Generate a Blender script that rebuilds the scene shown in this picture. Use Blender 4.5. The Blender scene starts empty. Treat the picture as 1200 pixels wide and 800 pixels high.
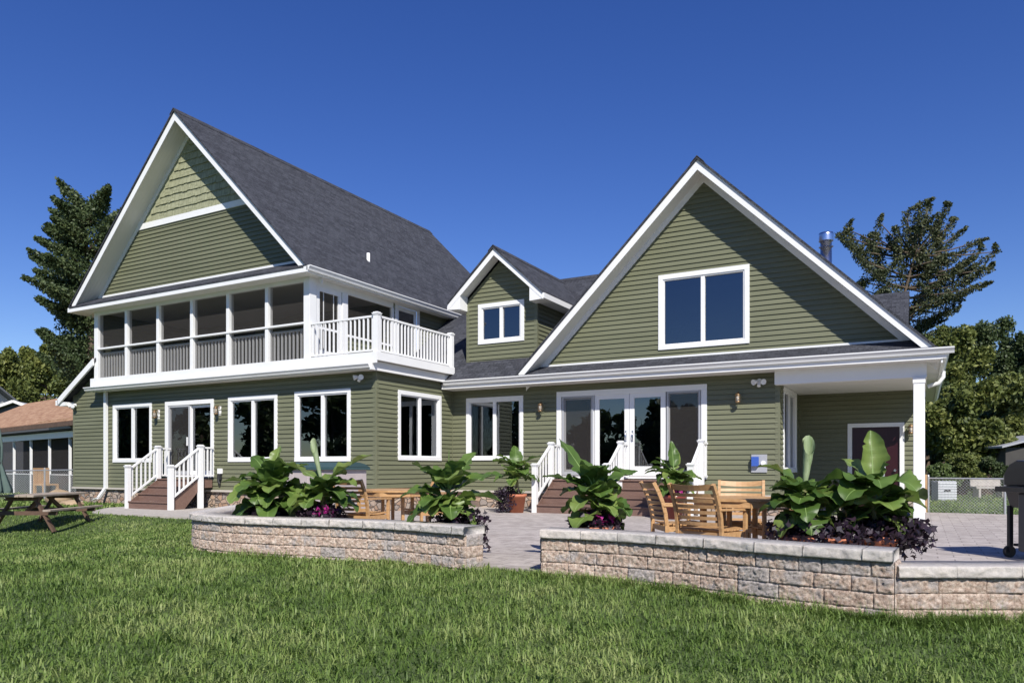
import bpy, math, random
import numpy as np
from mathutils import Vector, Matrix, noise as mnoise
random.seed(7); RNG = np.random.default_rng(7)
C = bpy.context.scene.collection
# ---------------------------------------------------------------- camera, sky, sun
A = math.atan(480/868); H = 1.08; FPX = 868.0
Fv = Vector((-math.sin(A), math.cos(A), 0)); Rv = Vector((math.cos(A), math.sin(A), 0))
sc = bpy.context.scene
cam = bpy.data.objects.new("camera", bpy.data.cameras.new("camera")); C.objects.link(cam)
cam.location = (0, 0, H); cam.rotation_euler = (math.radians(90), 0, A)
cam.data.sensor_width = 36; cam.data.lens = 36*FPX/1200
cam.data.shift_y = 147/1200; cam.data.clip_start = 0.1; cam.data.clip_end = 2000
sc.camera = cam
SUN = Vector((.85, -1.0, 1.2)).normalized()
w = bpy.data.worlds.new("World"); sc.world = w; w.use_nodes = True
nt = w.node_tree; bg = nt.nodes["Background"]
sky = nt.nodes.new("ShaderNodeTexSky"); sky.sky_type = 'NISHITA'; sky.sun_disc = False
sky.sun_elevation = math.asin(SUN.z); sky.sun_rotation = math.atan2(SUN.x, SUN.y)
sky.air_density = 1.0; sky.dust_density = 0.0; sky.ozone_density = 4.0; sky.altitude = 0
hs = nt.nodes.new("ShaderNodeHueSaturation"); hs.inputs['Saturation'].default_value = 1.26; hs.inputs['Hue'].default_value = .522; hs.inputs['Value'].default_value = 1.40
nt.links.new(sky.outputs[0], hs.inputs['Color']); nt.links.new(hs.outputs[0], bg.inputs[0]); bg.inputs[1].default_value = 0.072
sl = bpy.data.lights.new("sun", 'SUN'); sl.energy = 5.0; sl.angle = math.radians(.5); sl.color = (1, .955, .88)
so = bpy.data.objects.new("sun", sl); C.objects.link(so); so.rotation_euler = (-SUN).to_track_quat('-Z', 'Y').to_euler()
so.location = (20, -20, 30)
vs = sc.view_settings; sc.display_settings.display_device = 'sRGB'
vs.view_transform = 'Standard'; vs.look = 'None'; vs.gamma = 1; vs.exposure = 0.25; vs.use_curve_mapping = False

# ---------------------------------------------------------------- helpers
def ray(u, v): return Fv + Rv*((u-600)/FPX) + Vector((0, 0, -(v-547)/FPX))
def at(u, v, D): return Vector((0, 0, H)) + ray(u, v)*D          # a place seen in the photo, at distance D
def atz(u, D, z):
    p = at(u, 547, D); p.z = z; return p
OFF = {}
def tag(o, label=None, cat=None, group=None, kind=None):
    if label: o['label'] = label
    if cat: o['category'] = cat
    if group: o['group'] = group
    if kind: o['kind'] = kind
    return o
def empty(name, loc=(0, 0, 0), rz=0, off=None):
    o = bpy.data.objects.new(name, None); C.objects.link(o); o.location = loc; o.rotation_euler = (0, 0, rz)
    o.empty_display_size = .2
    if off is not None: OFF[o] = Vector(off)
    return o
def wempty(name, loc): return empty(name, loc, 0, loc)           # children are built in world coordinates
def link_mesh(name, me, mats, parent=None):
    for m in (mats if isinstance(mats, (list, tuple)) else [mats]): me.materials.append(m)
    o = bpy.data.objects.new(name, me); C.objects.link(o)
    if parent is not None:
        o.parent = parent
        if parent in OFF:
            off = OFF[parent]; me.transform(Matrix.Translation(-off)); OFF[o] = off
    return o
class MB:
    def __init__(s): s.v = []; s.f = []; s.m = []; s.sm = []
    def poly(s, pts, m=0, sm=False):
        n = len(s.v); s.v += [tuple(p) for p in pts]; s.f.append(tuple(range(n, n+len(pts)))); s.m.append(m); s.sm.append(sm)
    def grid(s, rows, m=0, sm=True, closed=False):
        n = len(s.v); k = len(rows[0])
        for r in rows: s.v += [tuple(p) for p in r]
        for i in range(len(rows)-1):
            for j in range(k if closed else k-1):
                a = n+i*k+j; b = n+i*k+(j+1) % k
                s.f.append((a, b, b+k, a+k)); s.m.append(m); s.sm.append(sm)
    def box(s, x0, x1, y0, y1, z0, z1, m=0):
        if x0 > x1: x0, x1 = x1, x0
        if y0 > y1: y0, y1 = y1, y0
        if z0 > z1: z0, z1 = z1, z0
        n = len(s.v)
        s.v += [(x0,y0,z0),(x1,y0,z0),(x1,y1,z0),(x0,y1,z0),(x0,y0,z1),(x1,y0,z1),(x1,y1,z1),(x0,y1,z1)]
        for f in ((0,3,2,1),(4,5,6,7),(0,1,5,4),(1,2,6,5),(2,3,7,6),(3,0,4,7)):
            s.f.append(tuple(n+i for i in f)); s.m.append(m); s.sm.append(False)
        return s
    def prism(s, pts, ext, m=0):
        pts = [Vector(p) for p in pts]; e = Vector(ext); n = len(s.v); k = len(pts)
        nrm = Vector((0,0,0))
        for i in range(k): nrm += pts[i].cross(pts[(i+1) % k])
        if nrm.dot(e) > 0: pts = pts[::-1]
        s.v += [tuple(p) for p in pts]+[tuple(p+e) for p in pts]
        fs = [tuple(range(n, n+k)), tuple(range(n+2*k-1, n+k-1, -1))]
        for i in range(k): fs.append((n+i, n+k+i, n+k+(i+1) % k, n+(i+1) % k))
        s.f += fs; s.m += [m]*len(fs); s.sm += [False]*len(fs)
        return s
    def beam(s, p, q, wd, ht, up=(0,0,1), m=0):                   # bar, wd sideways, ht along up
        p = Vector(p); q = Vector(q); d = (q-p).normalized(); sd = d.cross(Vector(up))
        if sd.length < 1e-4: sd = d.cross(Vector((1,0,0)))
        sd.normalize(); u = sd.cross(d).normalized(); a = sd*wd/2; b = u*ht/2
        return s.prism([p-a-b, p+a-b, p+a+b, p-a+b], q-p, m)
    def tube(s, pts, r, n=8, m=0, cap=True):
        pts = [Vector(p) for p in pts]; rr = r if isinstance(r, (list, tuple)) else [r]*len(pts); rows = []
        ref = None
        for i, p in enumerate(pts):
            d = (pts[min(i+1, len(pts)-1)]-pts[max(i-1, 0)]).normalized()
            if ref is None: ref = d.orthogonal().normalized()
            ref = (ref-d*ref.dot(d)).normalized(); b = d.cross(ref)
            rows.append([p+(ref*math.cos(t)+b*math.sin(t))*rr[i] for t in (2*math.pi*k/n for k in range(n))])
        s.grid(rows, m, True, True)
        if cap: s.poly(rows[0][::-1], m); s.poly(rows[-1], m)
        return s
    def lathe(s, prof, c=(0,0,0), n=20, m=0, sm=True):
        c = Vector(c); rows = [[c+Vector((r*math.cos(t), r*math.sin(t), z)) for t in (2*math.pi*k/n for k in range(n))] for r, z in prof]
        s.grid(rows, m, sm, True); return s
    def build(s, name, mats, parent=None, bevel=0):
        me = bpy.data.meshes.new(name); me.from_pydata(s.v, [], s.f)
        me.polygons.foreach_set('material_index', s.m); me.polygons.foreach_set('use_smooth', s.sm)
        # world-scale planar uv, face by face: u level, v up the slope
        uv = me.uv_layers.new(name="uv"); data = np.zeros(len(me.loops)*2, dtype=np.float32)
        for p in me.polygons:
            n = p.normal
            if abs(n.z) > .995: U = Vector((1,0,0)); V = Vector((0,1,0))
            else: U = Vector((-n.y, n.x, 0)).normalized(); V = n.cross(U)
            for li in p.loop_indices:
                co = me.vertices[me.loops[li].vertex_index].co
                data[2*li] = co.dot(U); data[2*li+1] = co.dot(V)
        uv.data.foreach_set('uv', data)
        o = link_mesh(name, me, mats, parent)
        if bevel:
            b = o.modifiers.new('bevel', 'BEVEL'); b.width = bevel; b.segments = 2; b.limit_method = 'ANGLE'
        return o
def copy_tree(o, parent=None):
    c = o.copy(); C.objects.link(c); c.parent = parent
    for ch in list(o.children): copy_tree(ch, c)
    return c
def np_mesh(name, verts, faces_flat, sizes, mats, parent=None, attr=None, smooth=False):
    me = bpy.data.meshes.new(name); nv = len(verts); nf = len(sizes)
    me.vertices.add(nv); me.vertices.foreach_set('co', np.asarray(verts, dtype=np.float32).ravel())
    me.loops.add(len(faces_flat)); me.loops.foreach_set('vertex_index', np.asarray(faces_flat, dtype=np.int32))
    me.polygons.add(nf); st = np.concatenate([[0], np.cumsum(sizes)[:-1]]).astype(np.int32)
    me.polygons.foreach_set('loop_start', st); me.polygons.foreach_set('loop_total', np.asarray(sizes, dtype=np.int32))
    if smooth: me.polygons.foreach_set('use_smooth', np.ones(nf, dtype=bool))
    if attr is not None:
        a = me.attributes.new('rnd', 'FLOAT', 'POINT'); a.data.foreach_set('value', np.asarray(attr, dtype=np.float32))
    me.update(calc_edges=True); me.validate()
    return link_mesh(name, me, mats, parent)

# ---------------------------------------------------------------- materials
def mat(name, col=(.5,.5,.5), rough=.6, metal=0, spec=.5):
    m = bpy.data.materials.new(name); m.use_nodes = True
    b = m.node_tree.nodes['Principled BSDF']; b.inputs['Base Color'].default_value = (*col, 1)
    b.inputs['Roughness'].default_value = rough; b.inputs['Metallic'].default_value = metal
    b.inputs['Specular IOR Level'].default_value = spec
    return m
class N:
    def __init__(s, m): s.t = m.node_tree; s.b = s.t.nodes['Principled BSDF']
    def new(s, ty, **k):
        n = s.t.nodes.new(ty)
        for a, v in k.items(): setattr(n, a, v)
        return n
    def l(s, a, b): s.t.links.new(a, b)
    def coord(s, which='Object', scale=(1,1,1)):
        c = s.new('ShaderNodeTexCoord'); mp = s.new('ShaderNodeMapping'); mp.inputs['Scale'].default_value = scale
        s.l(c.outputs[which], mp.inputs[0]); return mp.outputs[0]
    def noise(s, vec, scale, detail=4, rough=.6):
        n = s.new('ShaderNodeTexNoise'); n.inputs['Scale'].default_value = scale; n.inputs['Detail'].default_value = detail
        n.inputs['Roughness'].default_value = rough; s.l(vec, n.inputs['Vector']); return n.outputs['Fac']
    def ramp(s, fac, stops):
        r = s.new('ShaderNodeValToRGB'); e = r.color_ramp.elements
        while len(e) < len(stops): e.new(.5)
        for i, (p, c) in enumerate(stops): e[i].position = p; e[i].color = (*c, 1)
        s.l(fac, r.inputs[0]); return r.outputs[0]
    def mix(s, fac, a, b, mode='MIX'):
        n = s.new('ShaderNodeMix', data_type='RGBA', blend_type=mode)
        for sock, v in ((n.inputs[0], fac), (n.inputs[6], a), (n.inputs[7], b)):
            if isinstance(v, (int, float)): sock.default_value = v
            elif isinstance(v, tuple): sock.default_value = (*v, 1)
            else: s.l(v, sock)
        return n.outputs[2]
    def bump(s, h, strength=.3, dist=.01):
        b = s.new('ShaderNodeBump'); b.inputs['Strength'].default_value = strength; b.inputs['Distance'].default_value = dist
        s.l(h, b.inputs['Height']); s.l(b.outputs[0], s.b.inputs['Normal'])
    def col(s, c): s.l(c, s.b.inputs['Base Color'])
def mottled(name, c0, c1, scale=8, rough=.6, bump=0, dist=.01, spec=.5, stretch=(1,1,1), metal=0, bscale=None):
    m = mat(name, c0, rough, metal, spec); n = N(m); co = n.coord('Object', stretch)
    f = n.noise(co, scale, 5, .65); n.col(n.ramp(f, [(.3, c0), (.7, c1)]))
    if bump: n.bump(n.noise(co, bscale or scale*3, 5, .7), bump, dist)
    return m
M = {}
M['siding'] = mottled('olive_siding', (.132,.138,.082), (.170,.176,.110), 1.3, .55, .15, .003, .35, (.3,.3,3.2), bscale=60)
M['siding_corner'] = mat('olive_corner', (.152,.158,.096), .5)
m = mottled('shake_siding', (.28,.30,.165), (.36,.375,.215), 3, .7, .3, .004); M['shake'] = m
n = N(m); co = n.coord('UV'); br = n.new('ShaderNodeTexBrick'); br.offset = .37; br.squash = 1.0
br.inputs['Scale'].default_value = 1; br.inputs['Brick Width'].default_value = .17; br.inputs['Row Height'].default_value = .21; br.inputs['Mortar Size'].default_value = .010
br.inputs['Color1'].default_value = (.25,.255,.155,1); br.inputs['Color2'].default_value = (.34,.345,.22,1); br.inputs['Mortar'].default_value = (.13,.135,.075,1)
n.l(co, br.inputs['Vector']); n.col(n.mix(.45, br.outputs[0], n.ramp(n.noise(co, 9), [(.3,(.22,.225,.135)),(.7,(.38,.385,.25))])))
M['white'] = mottled('white_trim', (.76,.76,.75), (.82,.82,.81), .9, .42, .05, .002, .4, bscale=25)
M['soffit'] = mat('white_soffit', (.72,.71,.68), .6); n = N(M['soffit']); co = n.coord('Object')
wv = n.new('ShaderNodeTexWave', wave_type='BANDS', bands_direction='Y'); wv.inputs['Scale'].default_value = 3.2; n.l(co, wv.inputs['Vector'])
n.bump(wv.outputs['Fac'], .35, .008)
M['foil'] = mat('almond_ledge', (.50,.46,.40), .6)
# shingles
m = mat('asphalt_shingles', (.05,.05,.055), .9, 0, .25); M['shingle'] = m; n = N(m); co = n.coord('UV')
br = n.new('ShaderNodeTexBrick'); br.offset = .5
for k, v in (('Scale',1),('Brick Width',.23),('Row Height',.145),('Mortar Size',.008),('Mortar Smooth',.3),('Bias',0)): br.inputs[k].default_value = v
br.inputs['Color1'].default_value = (.020,.021,.026,1); br.inputs['Color2'].default_value = (.078,.082,.098,1); br.inputs['Mortar'].default_value = (.014,.014,.017,1)
n.l(co, br.inputs['Vector'])
c2 = n.mix(.5, br.outputs[0], n.ramp(n.noise(co, 15, 7, .85), [(.38,(.012,.013,.017)),(.5,(.036,.038,.048)),(.64,(.14,.147,.165))]))
c3 = n.mix(.12, c2, n.ramp(n.noise(co, 1.1, 3), [(.35,(.035,.036,.042)),(.65,(.08,.082,.095))]))
n.col(c3); n.bump(br.outputs['Fac'], .6, -.012)
m = mat('brown_shingles', (.3,.17,.1), .9, 0, .2); M['brownroof'] = m; n = N(m); co = n.coord('UV')
br = n.new('ShaderNodeTexBrick'); br.offset = .5
for k, v in (('Scale',1),('Brick Width',.32),('Row Height',.15),('Mortar Size',.012)): br.inputs[k].default_value = v
br.inputs['Color1'].default_value = (.27,.14,.08,1); br.inputs['Color2'].default_value = (.50,.32,.20,1); br.inputs['Mortar'].default_value = (.16,.08,.05,1)
n.l(co, br.inputs['Vector']); n.col(n.mix(.4, br.outputs[0], n.ramp(n.noise(co, 5, 5), [(.35,(.24,.13,.08)),(.65,(.52,.34,.22))])))
# river-stone foundation
def stone_mat(name, cols, scale, mortar):
    m = mat(name, cols[0], .85); n = N(m); co = n.coord('Object', (1,1,1.35))
    v1 = n.new('ShaderNodeTexVoronoi', feature='F1'); v1.inputs['Scale'].default_value = scale; n.l(co, v1.inputs['Vector'])
    v2 = n.new('ShaderNodeTexVoronoi', feature='DISTANCE_TO_EDGE'); v2.inputs['Scale'].default_value = scale; n.l(co, v2.inputs['Vector'])
    sp = n.new('ShaderNodeSeparateColor'); n.l(v1.outputs['Color'], sp.inputs[0])
    base = n.ramp(sp.outputs[0], [(i/(len(cols)-1), c) for i, c in enumerate(cols)])
    base = n.mix(.35, base, n.ramp(n.noise(co, 28, 6, .75), [(.3,(.12,.1,.09)),(.7,(.7,.6,.5))]), 'OVERLAY')
    e = n.ramp(v2.outputs['Distance'], [(0,(0,0,0)),(.09,(1,1,1))])
    n.col(n.mix(e, mortar, base)); n.bump(e, .9, .03); return m
M['stone'] = stone_mat('river_stone_veneer', [(.34,.22,.15),(.48,.36,.27),(.30,.27,.25),(.52,.44,.36),(.38,.27,.2)], 5.5, (.13,.11,.10))
# split-face block: per block value in attribute rnd
m = mat('split_face_block', (.4,.3,.25), .92, 0, .2); M['block'] = m; n = N(m); co = n.coord('Object')
at_ = n.new('ShaderNodeAttribute', attribute_name='rnd')
tan = n.ramp(n.noise(co, 24, 7, .85), [(.36,(.27,.18,.135)),(.49,(.56,.425,.335)),(.6,(.80,.68,.57))])
gry = n.ramp(n.noise(co, 26, 7, .85), [(.36,(.21,.195,.185)),(.5,(.42,.39,.375)),(.62,(.66,.61,.57))])
ad = n.new('ShaderNodeMath', operation='ADD'); n.l(n.noise(co, 7.5, 4), ad.inputs[0]); n.l(at_.outputs['Fac'], ad.inputs[1])
f = n.ramp(ad.outputs[0], [(.88,(0,0,0)),(1.12,(.8,.8,.8))]); n.col(n.mix(f, tan, gry)); n.bump(n.noise(co, 55, 7, .85), 1.0, .02)
m = mat('cap_block', (.45,.43,.4), .92, 0, .2); M['cap'] = m; n = N(m); co = n.coord('Object')
n.col(n.mix(.72, n.ramp(n.noise(co, 24, 7, .85), [(.36,(.20,.18,.16)),(.49,(.54,.485,.43)),(.6,(.84,.77,.69))]), n.ramp(n.noise(co, 2.5, 3), [(.35,(.52,.50,.47)),(.65,(.70,.63,.56))])))
n.bump(n.noise(co, 60, 7, .85), .9, .014)
# pavers
m = mat('paver_patio', (.4,.36,.33), .85, 0, .3); M['paver'] = m; n = N(m); co = n.coord('Object')
br = n.new('ShaderNodeTexBrick'); br.offset = .5
for k, v in (('Scale',1),('Brick Width',.34),('Row Height',.23),('Mortar Size',.008),('Bias',0)): br.inputs[k].default_value = v
br.inputs['Color1'].default_value = (.30,.26,.235,1); br.inputs['Color2'].default_value = (.47,.42,.385,1); br.inputs['Mortar'].default_value = (.13,.11,.10,1)
n.l(co, br.inputs['Vector'])
n.col(n.mix(.42, br.outputs[0], n.ramp(n.noise(co, 5, 8, .8), [(.36,(.24,.21,.195)),(.5,(.43,.385,.355)),(.62,(.62,.56,.52))])))
n.bump(n.noise(co, 30, 5, .7), .25, .004)
M['concrete'] = mottled('walk_concrete', (.34,.31,.275), (.46,.42,.38), 5, .9, .3, .004)
M['deck'] = mottled('brown_composite', (.150,.088,.068), (.20,.125,.098), 4, .62, .15, .002, .4, (1,6,6), bscale=20)
def woodm(name, a, b, stretch=(2,16,16), rough=.5):
    m = mat(name, a, rough); n = N(m); co = n.coord('Object', stretch)
    f = n.noise(co, 2.2, 6, .65); n.col(n.ramp(f, [(.25, a), (.5, tuple((x+y)/2 for x, y in zip(a, b))), (.75, b)])); n.bump(f, .25, .003); return m
M['teak'] = woodm('teak_wood', (.36,.19,.075), (.58,.36,.17))
M['weathered'] = woodm('weathered_wood', (.22,.17,.13), (.42,.36,.29), (3,3,3), .85)
M['darkwood'] = woodm('dark_wood', (.075,.045,.03), (.15,.09,.06), (3,3,3), .8)
M['rawwood'] = woodm('raw_wood', (.40,.24,.12), (.55,.36,.20), (3,3,3), .8)
M['terracotta'] = mottled('terracotta', (.42,.135,.07), (.52,.19,.10), 6, .75, .1, .003)
M['redglaze'] = mottled('red_glazed_pot', (.16,.03,.025), (.24,.055,.04), 4, .25, 0)
M['soil'] = mottled('potting_soil', (.03,.022,.016), (.07,.05,.035), 30, .95, .6, .02)
M['bronze'] = mottled('aged_brass', (.30,.19,.10), (.45,.31,.18), 20, .38, 0, metal=.8)
M['steel'] = mat('brushed_steel', (.80,.80,.82), .22, 1)
M['galv'] = mottled('galvanised_steel', (.42,.43,.44), (.55,.56,.57), 12, .45, metal=.7)
M['black'] = mottled('black_enamel', (.018,.018,.021), (.028,.028,.032), 5, .28, spec=.6)
M['blackmatte'] = mat('black_matte', (.02,.02,.022), .6)
M['darkgrey'] = mat('dark_grey_paint', (.06,.062,.068), .4)
M['plastic'] = mat('grey_plastic', (.36,.37,.39), .5)
M['screenframe'] = mat('grey_screen_frame', (.38,.39,.41), .5)
M['bluelabel'] = mat('blue_cover', (.045,.11,.42), .4)
M['maroon'] = mat('maroon_door_paint', (.032,.007,.010), .3)
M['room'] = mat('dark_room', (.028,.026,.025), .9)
M['jamb'] = mat('drywall_return', (.30,.36,.36), .8)
M['porchfloor'] = mottled('porch_floor', (.25,.23,.21), (.32,.3,.27), 4, .7)
M['interiorwhite'] = mat('porch_ceiling_paint', (.42,.40,.37), .7)
M['teal'] = mat('teal_cover', (.035,.075,.08), .6)
M['mauve'] = mottled('pinkish_grey_panel', (.40,.345,.335), (.47,.41,.395), 3, .7)
M['umbrella'] = mottled('faded_green_canvas', (.075,.115,.10), (.12,.165,.145), 5, .9)
M['bark'] = mottled('tree_bark', (.07,.052,.038), (.15,.115,.085), 6, .95, .8, .03, .2, (1,1,.3))
M['rock'] = mottled('tan_boulder', (.27,.19,.11), (.42,.31,.2), 5, .9, .6, .02)
M['greysiding'] = mottled('grey_outbuilding', (.045,.042,.04), (.065,.06,.055), 2, .8)
M['bulb'] = mat('lantern_glass', (.75,.72,.65), .2)
def glass(name, tint, ior, rough=.0):
    m = bpy.data.materials.new(name); m.use_nodes = True; t = m.node_tree; t.nodes.clear()
    o = t.nodes.new('ShaderNodeOutputMaterial'); mx = t.nodes.new('ShaderNodeMixShader'); fr = t.nodes.new('ShaderNodeFresnel'); fr.inputs[0].default_value = ior
    g = t.nodes.new('ShaderNodeBsdfGlossy'); g.inputs['Roughness'].default_value = rough; g.inputs['Color'].default_value = (.9,.95,1,1)
    tr = t.nodes.new('ShaderNodeBsdfTransparent'); tr.inputs[0].default_value = (*tint, 1)
    c = t.nodes.new('ShaderNodeTexCoord'); nz = t.nodes.new('ShaderNodeTexNoise'); nz.inputs['Scale'].default_value = 1.7; bp = t.nodes.new('ShaderNodeBump')
    bp.inputs['Strength'].default_value = .06; bp.inputs['Distance'].default_value = .02
    t.links.new(c.outputs['Object'], nz.inputs['Vector']); t.links.new(nz.outputs[0], bp.inputs['Height']); t.links.new(bp.outputs[0], g.inputs['Normal'])
    t.links.new(fr.outputs[0], mx.inputs[0]); t.links.new(tr.outputs[0], mx.inputs[1]); t.links.new(g.outputs[0], mx.inputs[2]); t.links.new(mx.outputs[0], o.inputs[0]); return m
M['glass'] = glass('window_glass', (.50,.60,.60), 2.35)
def screen(name, col, alpha):
    m = bpy.data.materials.new(name); m.use_nodes = True; t = m.node_tree; t.nodes.clear()
    o = t.nodes.new('ShaderNodeOutputMaterial'); mx = t.nodes.new('ShaderNodeMixShader'); mx.inputs[0].default_value = alpha
    d = t.nodes.new('ShaderNodeBsdfDiffuse'); d.inputs[0].default_value = (*col, 1); tr = t.nodes.new('ShaderNodeBsdfTransparent')
    t.links.new(tr.outputs[0], mx.inputs[1]); t.links.new(d.outputs[0], mx.inputs[2]); t.links.new(mx.outputs[0], o.inputs[0]); return m
M['screen'] = screen('insect_screen', (.06,.056,.054), .45)
def leafm(name, stops, rough=.5, trans=.25, spec=.4, scale=3.0):
    m = mat(name, stops[0][1], rough, 0, spec); n = N(m); at_ = n.new('ShaderNodeAttribute', attribute_name='rnd')
    nz = n.noise(n.coord('Object'), scale, 3)
    ad = n.new('ShaderNodeMath', operation='MULTIPLY_ADD'); n.l(nz, ad.inputs[0]); ad.inputs[1].default_value = .8; sb = n.new('ShaderNodeMath', operation='MULTIPLY_ADD')
    n.l(at_.outputs['Fac'], sb.inputs[0]); sb.inputs[1].default_value = .6; sb.inputs[2].default_value = -.2; n.l(sb.outputs[0], ad.inputs[2])
    c = n.ramp(ad.outputs[0], stops); n.col(c)
    tl = n.new('ShaderNodeBsdfTranslucent'); n.l(c, tl.inputs[0]); mx = n.new('ShaderNodeMixShader'); mx.inputs[0].default_value = trans
    out = m.node_tree.nodes['Material Output']; n.l(n.b.outputs[0], mx.inputs[1]); n.l(tl.outputs[0], mx.inputs[2]); n.l(mx.outputs[0], out.inputs[0]); return m
M['grass'] = leafm('grass_blades', [(.08,(.058,.102,.019)),(.34,(.112,.186,.036)),(.60,(.185,.272,.062)),(.90,(.38,.43,.16))], .5, .35, .35, .9)
M['ground'] = mottled('lawn_soil', (.05,.075,.02), (.09,.13,.035), 6, .95, .5, .02)
M['treeleaf'] = leafm('tree_foliage', [(.1,(.026,.048,.016)),(.5,(.068,.100,.036)),(.9,(.15,.185,.075))], .55, .25)
M['treeleaf2'] = leafm('tree_foliage_yellowish', [(.1,(.05,.072,.018)),(.5,(.14,.17,.042)),(.9,(.29,.30,.085))], .55, .25)
M['pine'] = leafm('pine_foliage', [(.1,(.028,.042,.017)),(.5,(.078,.096,.042)),(.9,(.18,.175,.085))], .6, .2)
M['banana'] = leafm('banana_leaf', [(.1,(.052,.105,.020)),(.5,(.115,.195,.040)),(.9,(.24,.31,.08))], .40, .34, .45, 3)
m = M['banana']; n = N(m); at2 = n.new('ShaderNodeAttribute', attribute_name='along'); mu = n.new('ShaderNodeMath', operation='MULTIPLY'); mu.inputs[1].default_value = 5.2; n.l(at2.outputs['Fac'], mu.inputs[0])
si = n.new('ShaderNodeMath', operation='SINE'); n.l(mu.outputs[0], si.inputs[0]); n.bump(si.outputs[0], .05, .003)
M['rib'] = mat('leaf_midrib', (.20,.30,.09), .5)
M['roll'] = mottled('rolled_leaf', (.15,.22,.085), (.34,.40,.24), 22, .5, .3, .004, .4, (1,1,.15))
M['stemm'] = mottled('banana_stem', (.12,.15,.05), (.26,.21,.09), 9, .6)
M['purple'] = leafm('purple_vine', [(.1,(.010,.006,.012)),(.6,(.028,.014,.028)),(.95,(.06,.035,.05))], .45, .1, .5)
M['vine'] = leafm('green_filler', [(.1,(.06,.10,.03)),(.9,(.20,.26,.09))], .5, .25)
M['flower'] = leafm('magenta_petals', [(.1,(.35,.01,.17)),(.9,(.62,.06,.36))], .5, .3)
M['dryleaf'] = leafm('dry_leaf', [(.1,(.30,.17,.08)),(.9,(.52,.34,.18))], .7, .3)

# ---------------------------------------------------------------- ground
PATIO = [(-19.5,12.4),(-18.4,11.3),(-17.3,10.6),(-14.0,10.95),(-12.0,10.75),(-10.3,9.0),(-9.3,7.9),(-8.85,7.0),(-7.9,6.7),(-7.3,6.7),(-6.3,6.9),(-5.3,6.95),(-4.3,6.8),(-4.15,6.95),(-3.7,6.95),(-3.35,6.8),(-2.8,6.9),(-1.9,6.76),(-1.1,6.55),(-.19,6.45),(.3,6.7),(.8,6.95),(1.6,7.4),(2.8,8.2),(3.6,9.6),(3.6,20.3),(0,20.3),(0,27),(-23.4,27),(-23.4,13.9),(-19.6,13.9)]
def inpoly(x, y, poly):
    r = np.zeros(x.shape, bool); j = len(poly)-1
    for i in range(len(poly)):
        xi, yi = poly[i]; xj, yj = poly[j]
        r ^= ((yi > y) != (yj > y)) & (x < (xj-xi)*(y-yi)/(yj-yi+1e-12)+xi); j = i
    return r
def sm(t): t = np.clip(t, 0, 1); return t*t*(3-2*t)
def gz(x, y):
    D = -x*math.sin(A)+y*math.cos(A); r = x*math.cos(A)+y*math.sin(A)
    return -.03 - .26*sm((-r-5)/4)*sm((17.6-D)/3) - .045*np.clip(6.6-D, 0, 8)*sm((D+4)/4) + .015*np.sin(x*1.9+.5*y)*np.sin(y*1.6)*sm((6.9-D)/2)
xs = np.concatenate([np.linspace(-900,-60,14), np.linspace(-56,26,165), np.linspace(30,900,14)])
ys = np.concatenate([np.linspace(-900,-12,12), np.linspace(-10,40,101), np.linspace(44,1500,14)])
X, Y = np.meshgrid(xs, ys); Z = gz(X, Y); V = np.stack([X, Y, Z], -1).reshape(-1, 3); k = len(xs)
fi = [(j*k+i, j*k+i+1, (j+1)*k+i+1, (j+1)*k+i) for j in range(len(ys)-1) for i in range(k-1)]
tag(np_mesh('ground', V, np.array(fi).ravel(), np.full(len(fi), 4), M['ground'], smooth=True), kind='structure')
b = MB(); b.prism([(x, y, -.3) for x, y in PATIO[5:27]+[(0,20.3),(0,18),(-11,18),(-12,13.8),(-13.4,13.8)]], (0,0,.3)); tag(b.build('patio', M['paver']), kind='structure')
b = MB(); b.prism([(x, y, -.3) for x, y in [(-19.6,13.8),(-19.5,12.4),(-18.4,11.3),(-17.3,10.6),(-14.0,10.95),(-12.0,10.75),(-11.5,10.6),(-13.45,13.8)]], (0,0,.272)); tag(b.build('walkway', M['concrete']), kind='structure')

# grass blades: dense near the camera, coarser further off
def blades(nb, D0, D1, s0, s1, h0, h1, w0, w1, pw=1.0, keep=None):
    D = (D0**pw+(D1**pw-D0**pw)*RNG.random(nb))**(1/pw); s = s0+(s1-s0)*RNG.random(nb)
    x = -D*math.sin(A)+s*D*math.cos(A); y = D*math.cos(A)+s*D*math.sin(A)
    ok = ~inpoly(x, y, PATIO) & ~((x > -23.6) & (y > 13.7) & (x < 0) & (y < 27))
    if keep is not None: ok &= keep(x, y, D)
    return x[ok], y[ok], D[ok]
def vnoise(x, y, sd):
    def g(f):
        T = np.random.default_rng(sd).random((256,256)); X, Y = x*f+900, y*f+900; i, j = np.floor(X).astype(int), np.floor(Y).astype(int); u, v = sm(X-i), sm(Y-j)
        q = lambda a, b: T[a % 256, b % 256]
        return q(i,j)*(1-u)*(1-v)+q(i+1,j)*u*(1-v)+q(i,j+1)*(1-u)*v+q(i+1,j+1)*u*v
    return np.clip((g(1)*.6+g(2.3)*.4-.5)*1.5+.5, 0, 1)
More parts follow.
